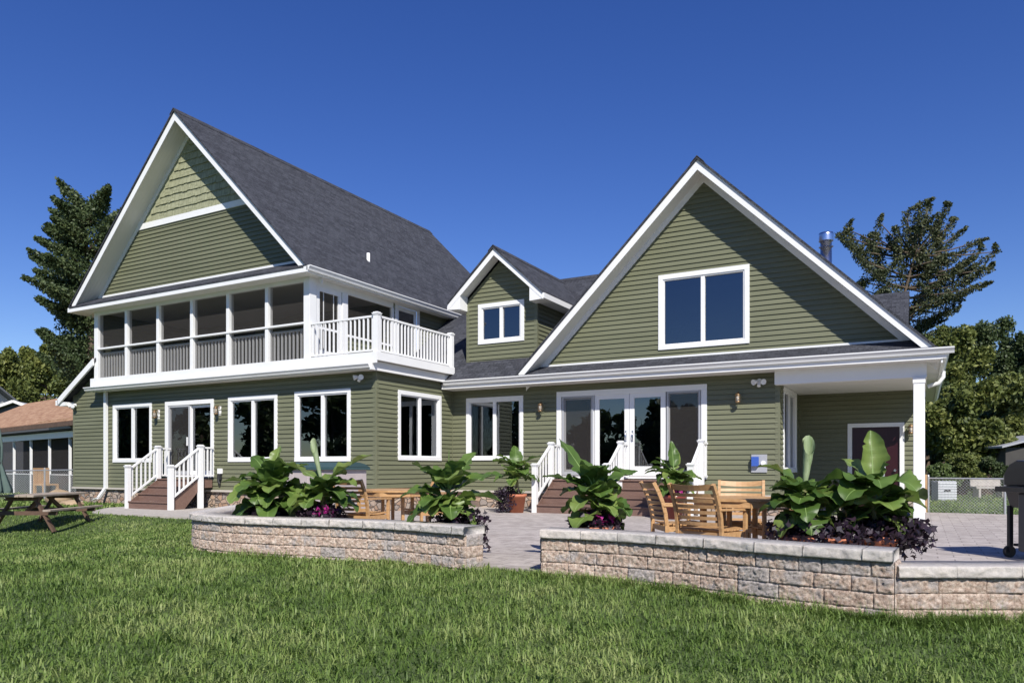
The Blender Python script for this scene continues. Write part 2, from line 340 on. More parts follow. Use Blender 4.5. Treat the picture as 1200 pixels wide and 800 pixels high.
def grass_mesh(name, sets):
    VV = []; AA = []
    for (x, y, D, h0, h1, w0, w1) in sets:
        n_ = len(x); cl = vnoise(x*1.1, y*1.1, 1); c2 = vnoise(x*5.5, y*5.5, 2)
        hh = (h0+(h1-h0)*RNG.random(n_)**1.6)*(.62+.35*cl+.38*c2); ww = w0+(w1-w0)*RNG.random(n_)
        a = RNG.random(n_)*2*math.pi; ln = .35+1.15*RNG.random(n_); z = gz(x, y)-.005
        fx, fy = np.cos(a), np.sin(a); px, py = -fy, fx
        def P(t, lean, wd): return np.stack([x+fx*hh*lean+px*wd, y+fy*hh*lean+py*wd, z+hh*t], -1)
        v = np.stack([P(0,0,-ww/2), P(0,0,ww/2), P(.55,ln*.28,ww*.42), P(.55,ln*.28,-ww*.42), P(1-.35*ln,ln*.85,0*ww)], 1)
        VV.append(v.reshape(-1, 3)); at_ = np.clip(.62*RNG.random(n_)+.52*(cl-.5)+.55*(c2-.5)+.25, 0, 1); AA.append(np.repeat(at_, 5))
    Vv = np.concatenate(VV); At = np.concatenate(AA); n_ = len(Vv)//5; base = np.arange(n_)[:, None]*5
    ff = np.concatenate([base+np.array([[0,1,2,3]]), base+np.array([[3,2,4]])], 1).ravel(); sz = np.tile([4,3], n_)
    return tag(np_mesh(name, Vv, ff, sz, M['grass'], attr=At), kind='stuff', label='green lawn grass in front of the stone walls', cat='grass')
sets = []
x, y, D = blades(150000, 2.9, 8.2, -1.0, 1.1, 0,0,0,0, 1.3); sets.append((x, y, D, .03, .085, .004, .009))
x, y, D = blades(16000, 2.9, 8.5, -1.0, 1.1, 0,0,0,0, 1.3); sets.append((x, y, D, .065, .13, .006, .013))
x, y, D = blades(90000, 8.0, 18, -.90, -.05, 0,0,0,0, 1.3); sets.append((x, y, D, .035, .08, .008, .016))
x, y, D = blades(45000, 17.5, 42, -.80, -.45, 0,0,0,0, 1.1); sets.append((x, y, D, .06, .12, .02, .04))
x, y, D = blades(22000, 9, 42, .38, 1.1, 0,0,0,0, 1.1); sets.append((x, y, D, .06, .12, .02, .04))
nc = 1100; cD = (3.1**1.2+(8.6**1.2-3.1**1.2)*RNG.random(nc))**(1/1.2); cs = -1.0+2.1*RNG.random(nc); kk = 16
x = np.repeat(-cD*math.sin(A)+cs*cD*math.cos(A), kk)+RNG.normal(size=nc*kk)*.035; y = np.repeat(cD*math.cos(A)+cs*cD*math.sin(A), kk)+RNG.normal(size=nc*kk)*.035
ok = ~inpoly(x, y, PATIO); sets.append((x[ok], y[ok], None, .07, .14, .007, .012))
# rank growth left unmown along the foot of the walls
wl = [(-8.8,6.62),(-7.9,6.40),(-7.1,6.43),(-6.3,6.57),(-5.3,6.63),(-4.2,6.45),(-3.4,6.57),(-2.8,6.61),(-1.9,6.49),(-1.1,6.27),(-.55,6.17),(-.1,6.16),(.35,6.44),(.75,6.66),(1.6,7.18)]
nw = 9000; q = RNG.random(nw)**.55*(len(wl)-1); i_ = np.minimum(q.astype(int), len(wl)-2); f_ = q-i_; wa = np.array(wl); p_ = wa[i_]*(1-f_)[:, None]+wa[i_+1]*f_[:, None]
gate = vnoise(p_[:, 0]*2.2, p_[:, 1]*2.2, 5) > .42; x = p_[:, 0]; y = p_[:, 1]-np.abs(RNG.normal(size=nw))*.07+.03; ok = gate & ~inpoly(x, y-.0, PATIO)
sets.append((x[ok], y[ok], None, .06, .15, .004, .009))
grass_mesh('lawn_grass', sets)

# ---------------------------------------------------------------- retaining walls
def smooth_line(pts, step=.02):
    P = [Vector((x, y, 0)) for x, y in pts]; out = []
    for i in range(len(P)-1):
        p0, p1, p2, p3 = P[max(i-1,0)], P[i], P[i+1], P[min(i+2, len(P)-1)]; k = max(2, int((p2-p1).length/step))
        for j in range(k):
            t = j/k; out.append(.5*((2*p1)+(p2-p0)*t+(2*p0-5*p1+4*p2-p3)*t*t+(3*p1-p0-3*p2+p3)*t**3))
    out.append(P[-1]); return out
def block_wall(root, pts, ztop, ncourse, ch=.122, capt=.088, th=.26, seed=1, zbase=-.1):
    rnd = random.Random(seed); L = smooth_line(pts); S = [0]
    for i in range(1, len(L)): S.append(S[-1]+(L[i]-L[i-1]).length)
    T = S[-1]
    def P(s, d, z):                                               # along, outward, height
        s = max(0, min(T, s)); i = min(len(S)-2, max(0, int(np.searchsorted(S, s))-1)); f = (s-S[i])/max(1e-6, S[i+1]-S[i]); p = L[i].lerp(L[i+1], f)
        i0, i1 = max(0, i-12), min(len(L)-1, i+13); t = (L[i1]-L[i0]).normalized(); nn = Vector((t.y, -t.x, 0)); return p+nn*d+Vector((0,0,z))
    v = []; f = []; at_ = []
    def face_grid(s0, s1, z0, z1, d0, rough, top, rndv, res=.0095):
        ns = max(3, int((s1-s0)/res)); nz = max(3, int((z1-z0)/res)); n0 = len(v); sd = rnd.random()*100
        for j in range(nz+1):
            for i in range(ns+1):
                a, c = i/ns, j/nz; e = min(a, 1-a)*(s1-s0); g = min(c, 1-c)*(z1-z0)
                edge = min(1, min(e, g)/.005)
                s = s0+(s1-s0)*a; z = z0+(z1-z0)*c
                q = Vector((s*9+sd, z*11, sd)); h = mnoise.noise(q)*.5+mnoise.noise(q*3)*.55+mnoise.noise(q*6.5)*.6
                d = d0+edge*(.010+rough*.60*h)-(1-edge)*.003
                v.append(P(s, d, z)); at_.append(rndv)
        for j in range(nz):
            for i in range(ns):
                a = n0+j*(ns+1)+i; f.append((a, a+1, a+ns+2, a+ns+1))
    zt = ztop-capt
    for c in range(ncourse):
        z1 = zt-c*ch; z0 = z1-ch; s = -rnd.random()*.3
        while s < T:
            ln = rnd.choice([.18,.28,.28,.36,.36,.46]); a, e = max(0, s), min(T, s+ln)
            if e-a > .04: face_grid(a+.0015, e-.0015, z0+.001, z1-.001, 0, .030, False, rnd.random()*.42+.18)
            s += ln
    # ends and core
    for s_, dirn in ((0, -1), (T, 1)):
        k = 8
        for c in range(ncourse):
            z1 = zt-c*ch; z0 = z1-ch; n0 = len(v); rv = rnd.random()*.5+.15; t = (P(min(T, s_+.05), 0, 0)-P(max(0, s_-.05), 0, 0)).normalized()*dirn
            for j in range(k+1):
                for i in range(k*2+1):
                    a, cc = i/(2*k), j/k; e = min(1, min(min(a,1-a)*th, min(cc,1-cc)*ch)/.012)
                    q = Vector((a*3+c*7, cc*1.4, s_)); h = mnoise.noise(q*3)+.4*mnoise.noise(q*8)
                    v.append(P(s_, -a*th, z0+(z1-z0)*cc)+t*(.004+e*.018*(.6+.6*h))); at_.append(rv)
            for j in range(k):
                for i in range(2*k):
                    a = n0+j*(2*k+1)+i; q = (a, a+1, a+2*k+2, a+2*k+1); f.append(q if dirn < 0 else q[::-1])
    nb = 40; n0 = len(v)
    for i in range(nb+1):
        s = T*i/nb
        for d, z in ((-.006, zbase-.25), (-.006, zt-.001), (-th, zt-.001), (-th, zbase-.25)): v.append(P(s, d, z)); at_.append(.3)
    for i in range(nb):
        for j in range(4): a = n0+i*4+j; b_ = n0+i*4+(j+1) % 4; f.append((a, b_, b_+4, a+4))
    np_m = np_mesh('block_courses', np.array([tuple(p) for p in v]), np.array(f).ravel(), np.full(len(f), 4), M['block'], root, attr=at_)
    # cap: separate stones
    v = []; f = []; s = 0
    while s < T-.02:
        ln = min(rnd.choice([.40,.44,.48]), T-s)
        if T-s-ln < .15: ln = T-s
        a0, e0 = s+.0015, s+ln-.0015; k = max(3, int(ln/.014)); prof = []
        for j, (d, z, r) in enumerate([(-th-.03, zt, 0), (-.01, zt, 0), (.040, zt+.001, .3), (.042, zt+.015, 1), (.042, zt+.03, 1), (.042, zt+.045, 1), (.041, zt+.06, 1), (.040, zt+.074, 1), (.036, ztop-.002, .5), (.022, ztop, 0), (-th-.03, ztop, 0)]): prof.append((d, z, r))
        n0 = len(v); sd = rnd.random()*50
        for i in range(k+1):
            sx = a0+(e0-a0)*i/k
            for d, z, r in prof:
                h = mnoise.noise(Vector((sx*16+sd, z*22, sd)))*.6+mnoise.noise(Vector((sx*40+sd, z*50, sd)))*.4
                v.append(P(sx, d+r*h*.02-(.004 if i in (0, k) and r else 0), z))
        q = len(prof)
        for i in range(k):
            for j in range(q): a = n0+i*q+j; b_ = n0+i*q+(j+1) % q; f.append((a, b_, b_+q, a+q))
        # end faces
        FF.append((tuple(n0+j for j in range(q)), tuple(n0+k*q+j for j in range(q))[::-1]))
        for e in FF[-1]: f.append(e)
        s += ln
    sizes = np.array([len(q) for q in f]); flat = np.array([i for q in f for i in q])
    np_mesh('cap_stones', np.array([tuple(p) for p in v]), flat, sizes, M['cap'], root)
FF = []
rt = wempty('retaining_wall', (-6.5, 6.8, 0)); tag(rt, 'left curved tan block seat wall with grey cap stones, bending back toward the narrow stairs', 'stone wall')
block_wall(rt, [(-10.6,9.75),(-10.0,8.55),(-9.35,7.5),(-8.75,6.78),(-7.9,6.55),(-7.1,6.58),(-6.3,6.72),(-5.3,6.78),(-4.2,6.60)], .45, 4, seed=3)
rt = wempty('retaining_wall', (-1.8, 6.6, 0)); tag(rt, 'right tan block seat wall with grey cap, between the patio opening and its lower step down', 'stone wall')
block_wall(rt, [(-3.38,6.72),(-2.8,6.76),(-1.9,6.64),(-1.1,6.42),(-.55,6.32),(-.18,6.28)], .45, 4, seed=8)
rt = wempty('retaining_wall', (.8, 6.8, 0)); tag(rt, 'lowest tan block wall edging the patio in front of the black grill', 'stone wall')
block_wall(rt, [(-.165,6.30),(.05,6.42),(.35,6.58),(.75,6.80),(1.6,7.33),(2.7,8.1)], .335, 3, seed=12)

# ---------------------------------------------------------------- HOUSE
W = wempty('house', (-11.34, 17.1, 0)); tag(W, 'olive green sided two wing house with dark shingle roofs, white trim and screened upper porch', 'house')
def siding(b, P0, U, Nn, z0, z1, Lf, Rf, openings=(), ex=.114, lap=.026, m=0, thick=.0):
    P0 = Vector(P0); U = Vector(U); Nn = Vector(Nn)
    if not callable(Lf): l_ = Lf; Lf = lambda z: l_
    if not callable(Rf): r_ = Rf; Rf = lambda z: r_
    def P(u, z, d): return P0+U*u+Nn*d+Vector((0,0,z))
    flip = U.cross(Vector((0,0,1))).dot(Nn) < 0
    k0 = math.floor(z0/ex); zc = []
    for o in openings: zc += [o[2], o[3]]
    k = k0
    while k*ex < z1:
        a, c = max(z0, k*ex), min(z1, (k+1)*ex); cuts = [a]+sorted(q for q in zc if a+.002 < q < c-.002)+[c]
        for j in range(len(cuts)-1):
            p, q = cuts[j], cuts[j+1]; mid = (p+q)/2; iv = [(None, None)]; segs = [('L', 'R')]
            blk = sorted((o[0], o[1]) for o in openings if o[2] < mid < o[3]); cur = None; parts = []
            prev = 'L'
            for (x0, x1) in blk: parts.append((prev, x0)); prev = x1
            parts.append((prev, 'R'))
            def prof(z): t = (z-k*ex)/ex; return lap*(1-t)**.85 if t < .55 else lap*(1-.55)**.85*(1-(t-.55)/.45)*.9+.001 if t > .62 else lap*(1-.55)**.85
            zz = [p]
            for t in (.45,.55,.62):
                w_ = k*ex+t*ex
                if p < w_ < q: zz.append(w_)
            zz.append(q)
            for (l, r) in parts:
                def L_(z): return Lf(z) if l == 'L' else l
                def R_(z): return Rf(z) if r == 'R' else r
                if R_(mid)-L_(mid) < .01: continue
                for i in range(len(zz)-1):
                    s, t = zz[i], zz[i+1]; xl0, xl1, xr0, xr1 = L_(s), L_(t), R_(s), R_(t)
                    if xr1 < xl1: xl1 = xr1 = (xl1+xr1)/2
                    if xr0 <= xl0: continue
                    f = [P(xl0,s,prof(s)), P(xr0,s,prof(s)), P(xr1,t,prof(t)), P(xl1,t,prof(t))]; b.poly(f[::-1] if flip else f, m)
                if j == 0 and p == k*ex:
                    f = [P(L_(p),p,0), P(R_(p),p,0), P(R_(p),p,prof(p)), P(L_(p),p,prof(p))]; b.poly(f[::-1] if flip else f, m)
        k += 1
OPEN = {}
class Fr:                                                         # wall frame: origin, along, outward
    def __init__(s, P0, U, Nn): s.P0, s.U, s.N = Vector(P0), Vector(U), Vector(Nn); s.open = []
    def p(s, u, z, d): return s.P0+s.U*u+s.N*d+Vector((0,0,z))
    def box(s, b, u0, u1, z0, z1, d0, d1, m=0):
        b.prism([s.p(u0,z0,d0), s.p(u1,z0,d0), s.p(u1,z1,d0), s.p(u0,z1,d0)], s.N*(d1-d0), m)
FL = Fr((0,13.83,0), (1,0,0), (0,-1,0)); FS = Fr((-11.34,0,0), (0,1,0), (1,0,0))
FR = Fr((0,17.1,0), (1,0,0), (0,-1,0)); FP = Fr((-2.74,0,0), (0,1,0), (1,0,0)); FB = Fr((0,20.05,0), (1,0,0), (0,-1,0))
FD = Fr((0,17.25,0), (1,0,0), (0,-1,0)); FU = Fr((-13.25,0,0), (0,1,0), (1,0,0))
def window(fr, u0, u1, z0, z1, tw=.10, label=None, name='window', right_jamb=False, mull=.5):
    fr.open.append((u0+.03, u1-.03, z0+.03, z1-.03)); b = MB(); e = .035
    fr.box(b, u0, u1, z1-tw, z1, 0, e); fr.box(b, u0, u1, z0, z0+tw*.9, 0, e+.006)
    fr.box(b, u0, u0+tw, z0+tw*.9, z1-tw, 0, e); fr.box(b, u1-tw, u1, z0+tw*.9, z1-tw, 0, e)
    wob = b.build(name, M['white'], W, .003)
    if label: wob['label'] = label
    a0, a1, c0, c1 = u0+tw, u1-tw, z0+tw*.9, z1-tw; s = .032; b = MB()       # vinyl sash
    fr.box(b, a0, a1, c1-s, c1, -.06, .012); fr.box(b, a0, a1, c0, c0+s, -.06, .012); fr.box(b, a0, a0+s, c0+s, c1-s, -.06, .012); fr.box(b, a1-s, a1, c0+s, c1-s, -.06, .012)
    um = a0+(a1-a0)*mull; fr.box(b, um-.045, um+.045, c0+s, c1-s, -.06, .014)
    b.build('sash', M['white'], wob, .002)
    for x0, x1, dd in ((a0+s, um-.045, -.03), (um+.045, a1-s, -.045)):
        b = MB(); b.poly([fr.p(x0,c0+s,dd), fr.p(x1,c0+s,dd), fr.p(x1,c1-s,dd), fr.p(x0,c1-s,dd)]); b.build('pane', M['glass'], wob)
    b = MB(); D = .16                                            # plastered returns and dark room behind
    b.poly([fr.p(a0,c0,-.06), fr.p(a0,c1,-.06), fr.p(a0,c1,-D), fr.p(a0,c0,-D)]); b.poly([fr.p(a1,c0,-.06), fr.p(a1,c1,-.06), fr.p(a1,c1,-D), fr.p(a1,c0,-D)])
    fr.box(b, um-.04, um+.04, c0, c1, -.06, -D)
    b.poly([fr.p(a0,c1,-.06), fr.p(a1,c1,-.06), fr.p(a1,c1,-D), fr.p(a0,c1,-D)]); b.poly([fr.p(a0,c0,-.06), fr.p(a1,c0,-.06), fr.p(a1,c0,-D), fr.p(a0,c0,-D)])
    b.build('window_return', M['jamb'], wob)
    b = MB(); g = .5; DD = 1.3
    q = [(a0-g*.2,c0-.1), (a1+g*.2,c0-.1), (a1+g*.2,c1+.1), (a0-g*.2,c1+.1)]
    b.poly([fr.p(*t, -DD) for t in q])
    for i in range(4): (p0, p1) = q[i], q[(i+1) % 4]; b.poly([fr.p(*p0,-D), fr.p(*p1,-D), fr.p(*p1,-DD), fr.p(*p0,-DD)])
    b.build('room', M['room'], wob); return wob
window(FL, -21.47, -19.63, 1.22, 2.96); window(FL, -16.40, -14.56, 1.22, 2.96); window(FL, -13.95, -12.10, 1.22, 2.99)
window(FS, 14.65, 16.53, 1.25, 2.99); window(FR, -10.87, -9.11, 1.26, 2.95)
window(FD, -10.58, -9.16, 4.41, 5.50, .11, 'small white framed dormer window'); 
window(FP, 17.55, 19.5, .95, 2.90, .10)
# gable window (upper)
FG = Fr((0,17.1,0), (1,0,0), (0,-1,0)); window(FG, -5.47, -3.37, 3.85, 5.62, .11, 'large upper gable window reflecting the sky')

# doors on the ground floor -------------------------------------------------
def door_shell(fr, u0, u1, z0, z1, tw, name, label):
    fr.open.append((u0+.03, u1-.03, z0-.02, z1-.03)); b = MB()
    fr.box(b, u0, u1, z1-tw, z1, 0, .04); fr.box(b, u0, u0+tw, z0, z1-tw, 0, .04); fr.box(b, u1-tw, u1, z0, z1-tw, 0, .04)
    fr.box(b, u0+tw, u1-tw, z0, z0+.05, -.06, .02)
    o = b.build(name, M['white'], W, .003); o['label'] = label
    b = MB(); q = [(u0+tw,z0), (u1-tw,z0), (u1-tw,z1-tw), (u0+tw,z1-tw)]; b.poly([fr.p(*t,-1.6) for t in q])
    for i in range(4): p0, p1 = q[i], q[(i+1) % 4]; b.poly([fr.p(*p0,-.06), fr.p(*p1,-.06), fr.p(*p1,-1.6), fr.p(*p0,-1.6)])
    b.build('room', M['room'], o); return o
def leaf(fr, par, u0, u1, z0, z1, st, rail, d, name='door_leaf', fm='white'):
    b = MB(); fr.box(b, u0, u0+st, z0, z1, d-.04, d); fr.box(b, u1-st, u1, z0, z1, d-.04, d); fr.box(b, u0+st, u1-st, z1-st, z1, d-.04, d); fr.box(b, u0+st, u1-st, z0, z0+rail, d-.04, d)
    b.build(name, M[fm], par, .002); b = MB(); q = [fr.p(u0+st,z0+rail,d-.02), fr.p(u1-st,z0+rail,d-.02), fr.p(u1-st,z1-st,d-.02), fr.p(u0+st,z1-st,d-.02)]; b.poly(q); return b
fd = door_shell(FR, -8.14, -4.32, .80, 2.99, .13, 'french_door', 'wide white double patio door with fixed screened side panels')
leaf(FR, fd, -8.0, -7.12, .86, 2.87, .10, .16, .0).build('pane', M['glass'], fd)
leaf(FR, fd, -7.10, -6.205, .86, 2.87, .12, .24, .012).build('pane', M['glass'], fd)
leaf(FR, fd, -6.195, -5.30, .86, 2.87, .12, .24, .012).build('pane', M['glass'], fd)
leaf(FR, fd, -5.28, -4.46, .86, 2.87, .08, .16, .0).build('pane', M['glass'], fd)
for u0, u1 in ((-7.99,-7.14), (-5.27,-4.47)): leaf(FR, fd, u0, u1, .88, 2.86, .045, .08, .03, 'screen_frame', 'screenframe').build('insect_screen', M['screen'], fd)
for sx in (-1, 1):
    b = MB(); x = -6.20+sx*.085; b.tube([FR.p(x,1.72,.02), FR.p(x,1.74,.055), FR.p(x,1.82,.065), FR.p(x,1.90,.055), FR.p(x,1.92,.02)], .009)
    FR.box(b, x-.018, x+.018, 1.70, 1.96, .012, .022); b.build('door_handle', M['steel'], fd)
fd = door_shell(FL, -19.02, -16.97, .80, 2.95, .12, 'sliding_door', 'white sliding glass door at the top of the narrow stairs')
leaf(FL, fd, -18.9, -17.95, .86, 2.83, .09, .12, .0).build('pane', M['glass'], fd); leaf(FL, fd, -18.03, -17.09, .86, 2.83, .09, .12, -.045).build('pane', M['glass'], fd)
leaf(FL, fd, -18.88, -17.97, .88, 2.82, .045, .07, .03, 'screen_frame', 'screenframe').build('insect_screen', M['screen'], fd)
b = MB(); FL.box(b, -18.06, -18.03, 1.68, 1.92, 0.03, .06); b.build('door_handle', M['white'], fd)
# maroon porch door
o = None; b = MB(); FB.open.append((-1.52,-.42,0,2.12)); FB.box(b, -1.6, -1.5, 0, 2.05, 0, .035); FB.box(b, -.46, -.36, 0, 2.05, 0, .035); FB.box(b, -1.6, -.36, 2.05, 2.15, 0, .035)
md = b.build('entry_door', M['white'], W, .003); md['label'] = 'maroon entry door with an oval glass light, in the covered porch'
b = MB(); FB.box(b, -1.5, -.46, .0, 2.05, -.06, -.015); b.build('door_leaf', M['maroon'], md, .002)
b = MB(); b.poly([FB.p(-.98+.22*math.cos(t), 1.15+.62*math.sin(t), -.010) for t in [2*math.pi*i/24 for i in range(24)]][::-1]); b.build('pane', mat('frosted_glass', (.42,.45,.48), .25), md)
b = MB(); b.tube([FB.p(-.56,1.0,-.01), FB.p(-.56,1.0,.05)], .03); b.build('door_knob', M['steel'], md)

# walls --------------------------------------------------------------------
b = MB(); siding(b, FL.P0, FL.U, FL.N, .46, 3.36, -23.53, -11.36, FL.open); b.build('wall', M['siding'], W)
b = MB(); siding(b, FS.P0, FS.U, FS.N, .46, 3.36, 13.85, 17.1, FS.open); b.build('wall', M['siding'], W)
b = MB(); siding(b, FR.P0, FR.U, FR.N, .46, 3.3, -11.34, -2.76, FR.open); b.build('wall', M['siding'], W)
b = MB(); siding(b, FP.P0, FP.U, FP.N, .46, 2.95, 17.12, 20.05, FP.open); b.build('wall', M['siding'], W)
b = MB(); siding(b, FB.P0, FB.U, FB.N, .46, 2.95, -2.74, -.12, FB.open); b.build('wall', M['siding'], W)
b = MB(); siding(b, (-.1,0,0), (0,1,0), (1,0,0), .46, 3.3, 20.05, 27); siding(b, (0,27,0), (-1,0,0), (0,1,0), .46, 3.3, 0, 23.5)
siding(b, (-23.53,0,0), (0,1,0), (-1,0,0), .46, 3.3, 13.85, 27); b.build('wall', M['siding'], W)
sg = .62                                                        # low lean-to gable on the far left
b = MB(); siding(b, FL.P0, FL.U, FL.N, 3.363, 4.3, lambda z: -23.45+(z-3.3)/sg, -21.9); b.build('wall', M['siding'], W)
GS = .99; GA = -4.40; GZ = 8.02                                  # right gable: slope, ridge x, ridge z at the rake
GI = GZ-.34
b = MB(); siding(b, FG.P0, FG.U, FG.N, 3.66, GI, lambda z: GA-(GI-z)/GS, lambda z: GA+(GI-z)/GS, FG.open); b.build('gable_wall', M['siding'], W)
LS = 1.0; LX = -17.85; LZ = 10.84                                # left gable
LI = LZ-.36
b = MB(); siding(b, (0,13.83,0), (1,0,0), (0,-1,0), 6.26, 8.06, lambda z: LX-(LI-z)/LS, lambda z: LX+(LI-z)/LS); b.build('gable_wall', M['siding'], W)
b = MB(); siding(b, (0,13.83,0), (1,0,0), (0,-1,0), 8.22, LI, lambda z: LX-(LI-z)/LS, lambda z: LX+(LI-z)/LS, (), .21, .012)
rs = random.Random(6); z = 8.22
while z < LI-.12:                                                # individual shakes with uneven butts
    hw = (LI-z-.20)/LS; x = LX-hw+rs.random()*.06
    while x < LX+hw-.05:
        wd_ = min(rs.choice((.10,.14,.17,.2)), LX+hw-x); zb_ = z+rs.uniform(-.012,.014); th_ = rs.uniform(.022,.032)
        b.prism([(x+.003,13.818,zb_+.205),(x+.003,13.83-th_-.012,zb_),(x+.003,13.83-.001,zb_)], (wd_-.006,0,0)); x += wd_
    z += .21
o = b.build('gable_wall', M['shake'], W); o['label'] = 'pale green shake shingles at the top of the left gable'
b = MB(); zb = 8.14; b.box(LX-(LI-zb)/LS-.02, LX+(LI-zb)/LS+.02, 13.78, 13.84, 8.05, 8.22); b.build('belt_board', M['white'], W)
b = MB(); siding(b, FU.P0, FU.U, FU.N, 3.6, 5.95, 16.9, 25, [(17.0,18.15,3.7,5.82)]); siding(b, (-22.1,0,0), (0,1,0), (-1,0,0), 3.5, 5.95, 16.9, 25); siding(b, (0,25,0), (-1,0,0), (0,1,0), 3.4, 5.95, 13.25, 22.1)
b.build('wall', M['siding'], W)
# corner boards
b = MB()
def corner(x, y, z0, z1, sx, sy, t=.085, e=.018):
    b.box(x-sx*t, x+sx*e, y+(-e if sy > 0 else e), y+(-.001 if sy > 0 else 0), z0, z1) if False else None
    b.box(min(x-sx*t, x+sx*e), max(x-sx*t, x+sx*e), y-e, y-.0, z0, z1); b.box(min(x, x+sx*e), max(x, x+sx*e), y, y+t, z0, z1)
for (x, y, z0, z1, sx) in ((-11.34,13.83,.46,3.36,1), (-2.74,17.1,.46,2.9,1), (-23.53,13.83,.46,3.3,-1)): b = MB(); corner(x, y, z0, z1, sx, 1); b.build('corner_board', M['siding_corner'], W, .004)
b = MB(); b.box(-11.34, -11.315, 17.06, 17.1, .46, 3.3); b.build('corner_board', M['siding_corner'], W)
b = MB(); b.box(-2.74, -2.715, 20.01, 20.05, .46, 2.9); b.build('corner_board', M['siding_corner'], W)
# foundation and ledge
b = MB(); f0 = -.3
b.box(-23.45, -11.42, 13.86, 14.2, f0, .41); b.box(-11.6, -11.36, 14.2, 17.0, f0, .41); b.box(-11.6, -2.8, 17.13, 17.4, f0, .41); b.box(-3.0, -2.76, 17.4, 20.0, f0, .41); b.box(-2.76, -1.62, 20.07, 20.3, f0, .41); b.box(-.34, -.13, 20.07, 20.3, f0, .41); b.box(-.4,-.12,20.3,27,f0,.41); b.box(-23.5,-23.3,14.2,27,f0,.41); b.box(-23.3,-.4,26.8,27,f0,.41)
b.build('foundation', M['stone'], W)
b = MB(); e = .03
b.box(-23.56, -11.30, 13.78, 13.86, .405, .458); b.box(-11.35, -11.29, 13.86, 17.05, .405, .458); b.box(-11.29, -2.69, 17.05, 17.13, .405, .458); b.box(-2.75, -2.69, 17.13, 20.0, .405, .458); b.box(-2.69, -1.61, 20.0, 20.08, .405, .458); b.box(-.35, -.08, 20.0, 20.08, .405, .458)
b.build('ledge', M['foil'], W)

# roofs ---------------------------------------------------------------------
def slope_slab(b, p0, p1, p2, p3, t=.14):                       # quad pushed down by t along z
    b.prism([p0, p1, p2, p3], (0,0,-t))
def roof_gable(yf, yb, cx, cz, s, xl, xr, t=.05):
    b = MB(); zl = cz-s*(cx-xl); zr = cz-s*(xr-cx)
    b.prism([(xl,yf,zl),(cx,yf,cz),(xr,yf,zr),(xr,yf,zr-t),(cx,yf,cz-t*1.1),(xl,yf,zl-t)], (0,yb-yf,0)); return b
def ridge_cap(b, p, q, s):
    d = .15
    for sx in (-1, 1):
        v = [Vector(p)+Vector((0,0,.03)), Vector(q)+Vector((0,0,.03)), Vector(q)+Vector((sx*d,0,-s*d+.028)), Vector(p)+Vector((sx*d,0,-s*d+.028))]
        b.prism(v, (0,0,-.02))
b = roof_gable(13.20, 25.2, LX, LZ, LS, -22.72, -12.98); b.build('roof', M['shingle'], W)
b = MB(); ridge_cap(b, (LX,13.19,LZ), (LX,25.22,LZ), LS); b.build('ridge_cap', M['shingle'], W)
b = roof_gable(16.50, 27.3, GA, GZ, GS, -9.05, .30); b.build('roof', M['shingle'], W)
b = MB(); ridge_cap(b, (GA,16.49,GZ), (GA,27.3,GZ), GS); b.build('ridge_cap', M['shingle'], W)
b = MB(); CS = .75; cy, cz0 = 16.5, 3.40; cyr, czr = 21.3, 3.40+.75*4.8
b.prism([(-13.2,cy,cz0),(-13.2,cyr,czr),(-13.2,26.2,czr-.75*4.9),(-13.2,26.2,czr-.75*4.9-.1),(-13.2,cyr,czr-.12),(-13.2,cy,cz0-.1)], (4.25,0,0)); y_ = 17.3; z_ = cz0+.75*(y_-cy); b.prism([(-8.95,y_,z_),(-8.95,cyr,czr),(-8.95,26.2,czr-.75*4.9),(-8.95,26.2,czr-.75*4.9-.1),(-8.95,cyr,czr-.12),(-8.95,y_,z_-.1)], (4.25,0,0)); b.build('roof', M['shingle'], W)
b = MB()
for sy in (-1, 1): b.prism([(-13.2,cyr,czr+.03),(-4.7,cyr,czr+.03),(-4.7,cyr+sy*.15,czr-.085),(-13.2,cyr+sy*.15,czr-.085)], (0,0,-.02))
b.build('ridge_cap', M['shingle'], W)
# pent strips under both gables
b = MB(); b.prism([(-9.1,16.50,3.395),(.30,16.50,3.395),(-.06,17.1,3.665),(-8.74,17.1,3.665)], (0,0,-.08)); o = b.build('pent_roof', M['shingle'], W)
b = MB(); b.prism([(-22.65,13.17,5.93),(-13.02,13.17,5.93),(-13.36,13.84,6.28),(-22.34,13.84,6.28)], (0,0,-.05)); b.build('pent_roof', M['shingle'], W)
b = MB(); b.box(-8.47, -.33, 17.06, 17.1, 3.645, 3.69); b.build('pent_flashing', M['white'], W); b = MB(); b.box(-22.2, -13.5, 13.78, 13.83, 6.255, 6.31); b.build('pent_flashing', M['white'], W)
# lean-to roof at far left and its rake
b = MB(); zf = lambda x: 3.36+sg*(x+23.53)
b.prism([(-23.85,13.55,zf(-23.85)+.05),(-21.95,13.55,zf(-21.95)+.05),(-21.95,27,zf(-21.95)+.05),(-23.85,27,zf(-23.85)+.05)], (0,0,-.10)); b.build('roof', M['shingle'], W)
b = MB(); b.prism([(-23.85,13.50,zf(-23.85)+.06),(-22.0,13.50,zf(-22.0)+.06),(-22.0,13.50,zf(-22.0)-.14),(-23.85,13.50,zf(-23.85)-.14)], (0,.05,0)); b.box(-23.95,-23.83,13.5,27,3.02,3.18); b.box(-23.84,-23.5,13.55,13.85,3.0,3.12); b.build('rake_board', M['white'], W)

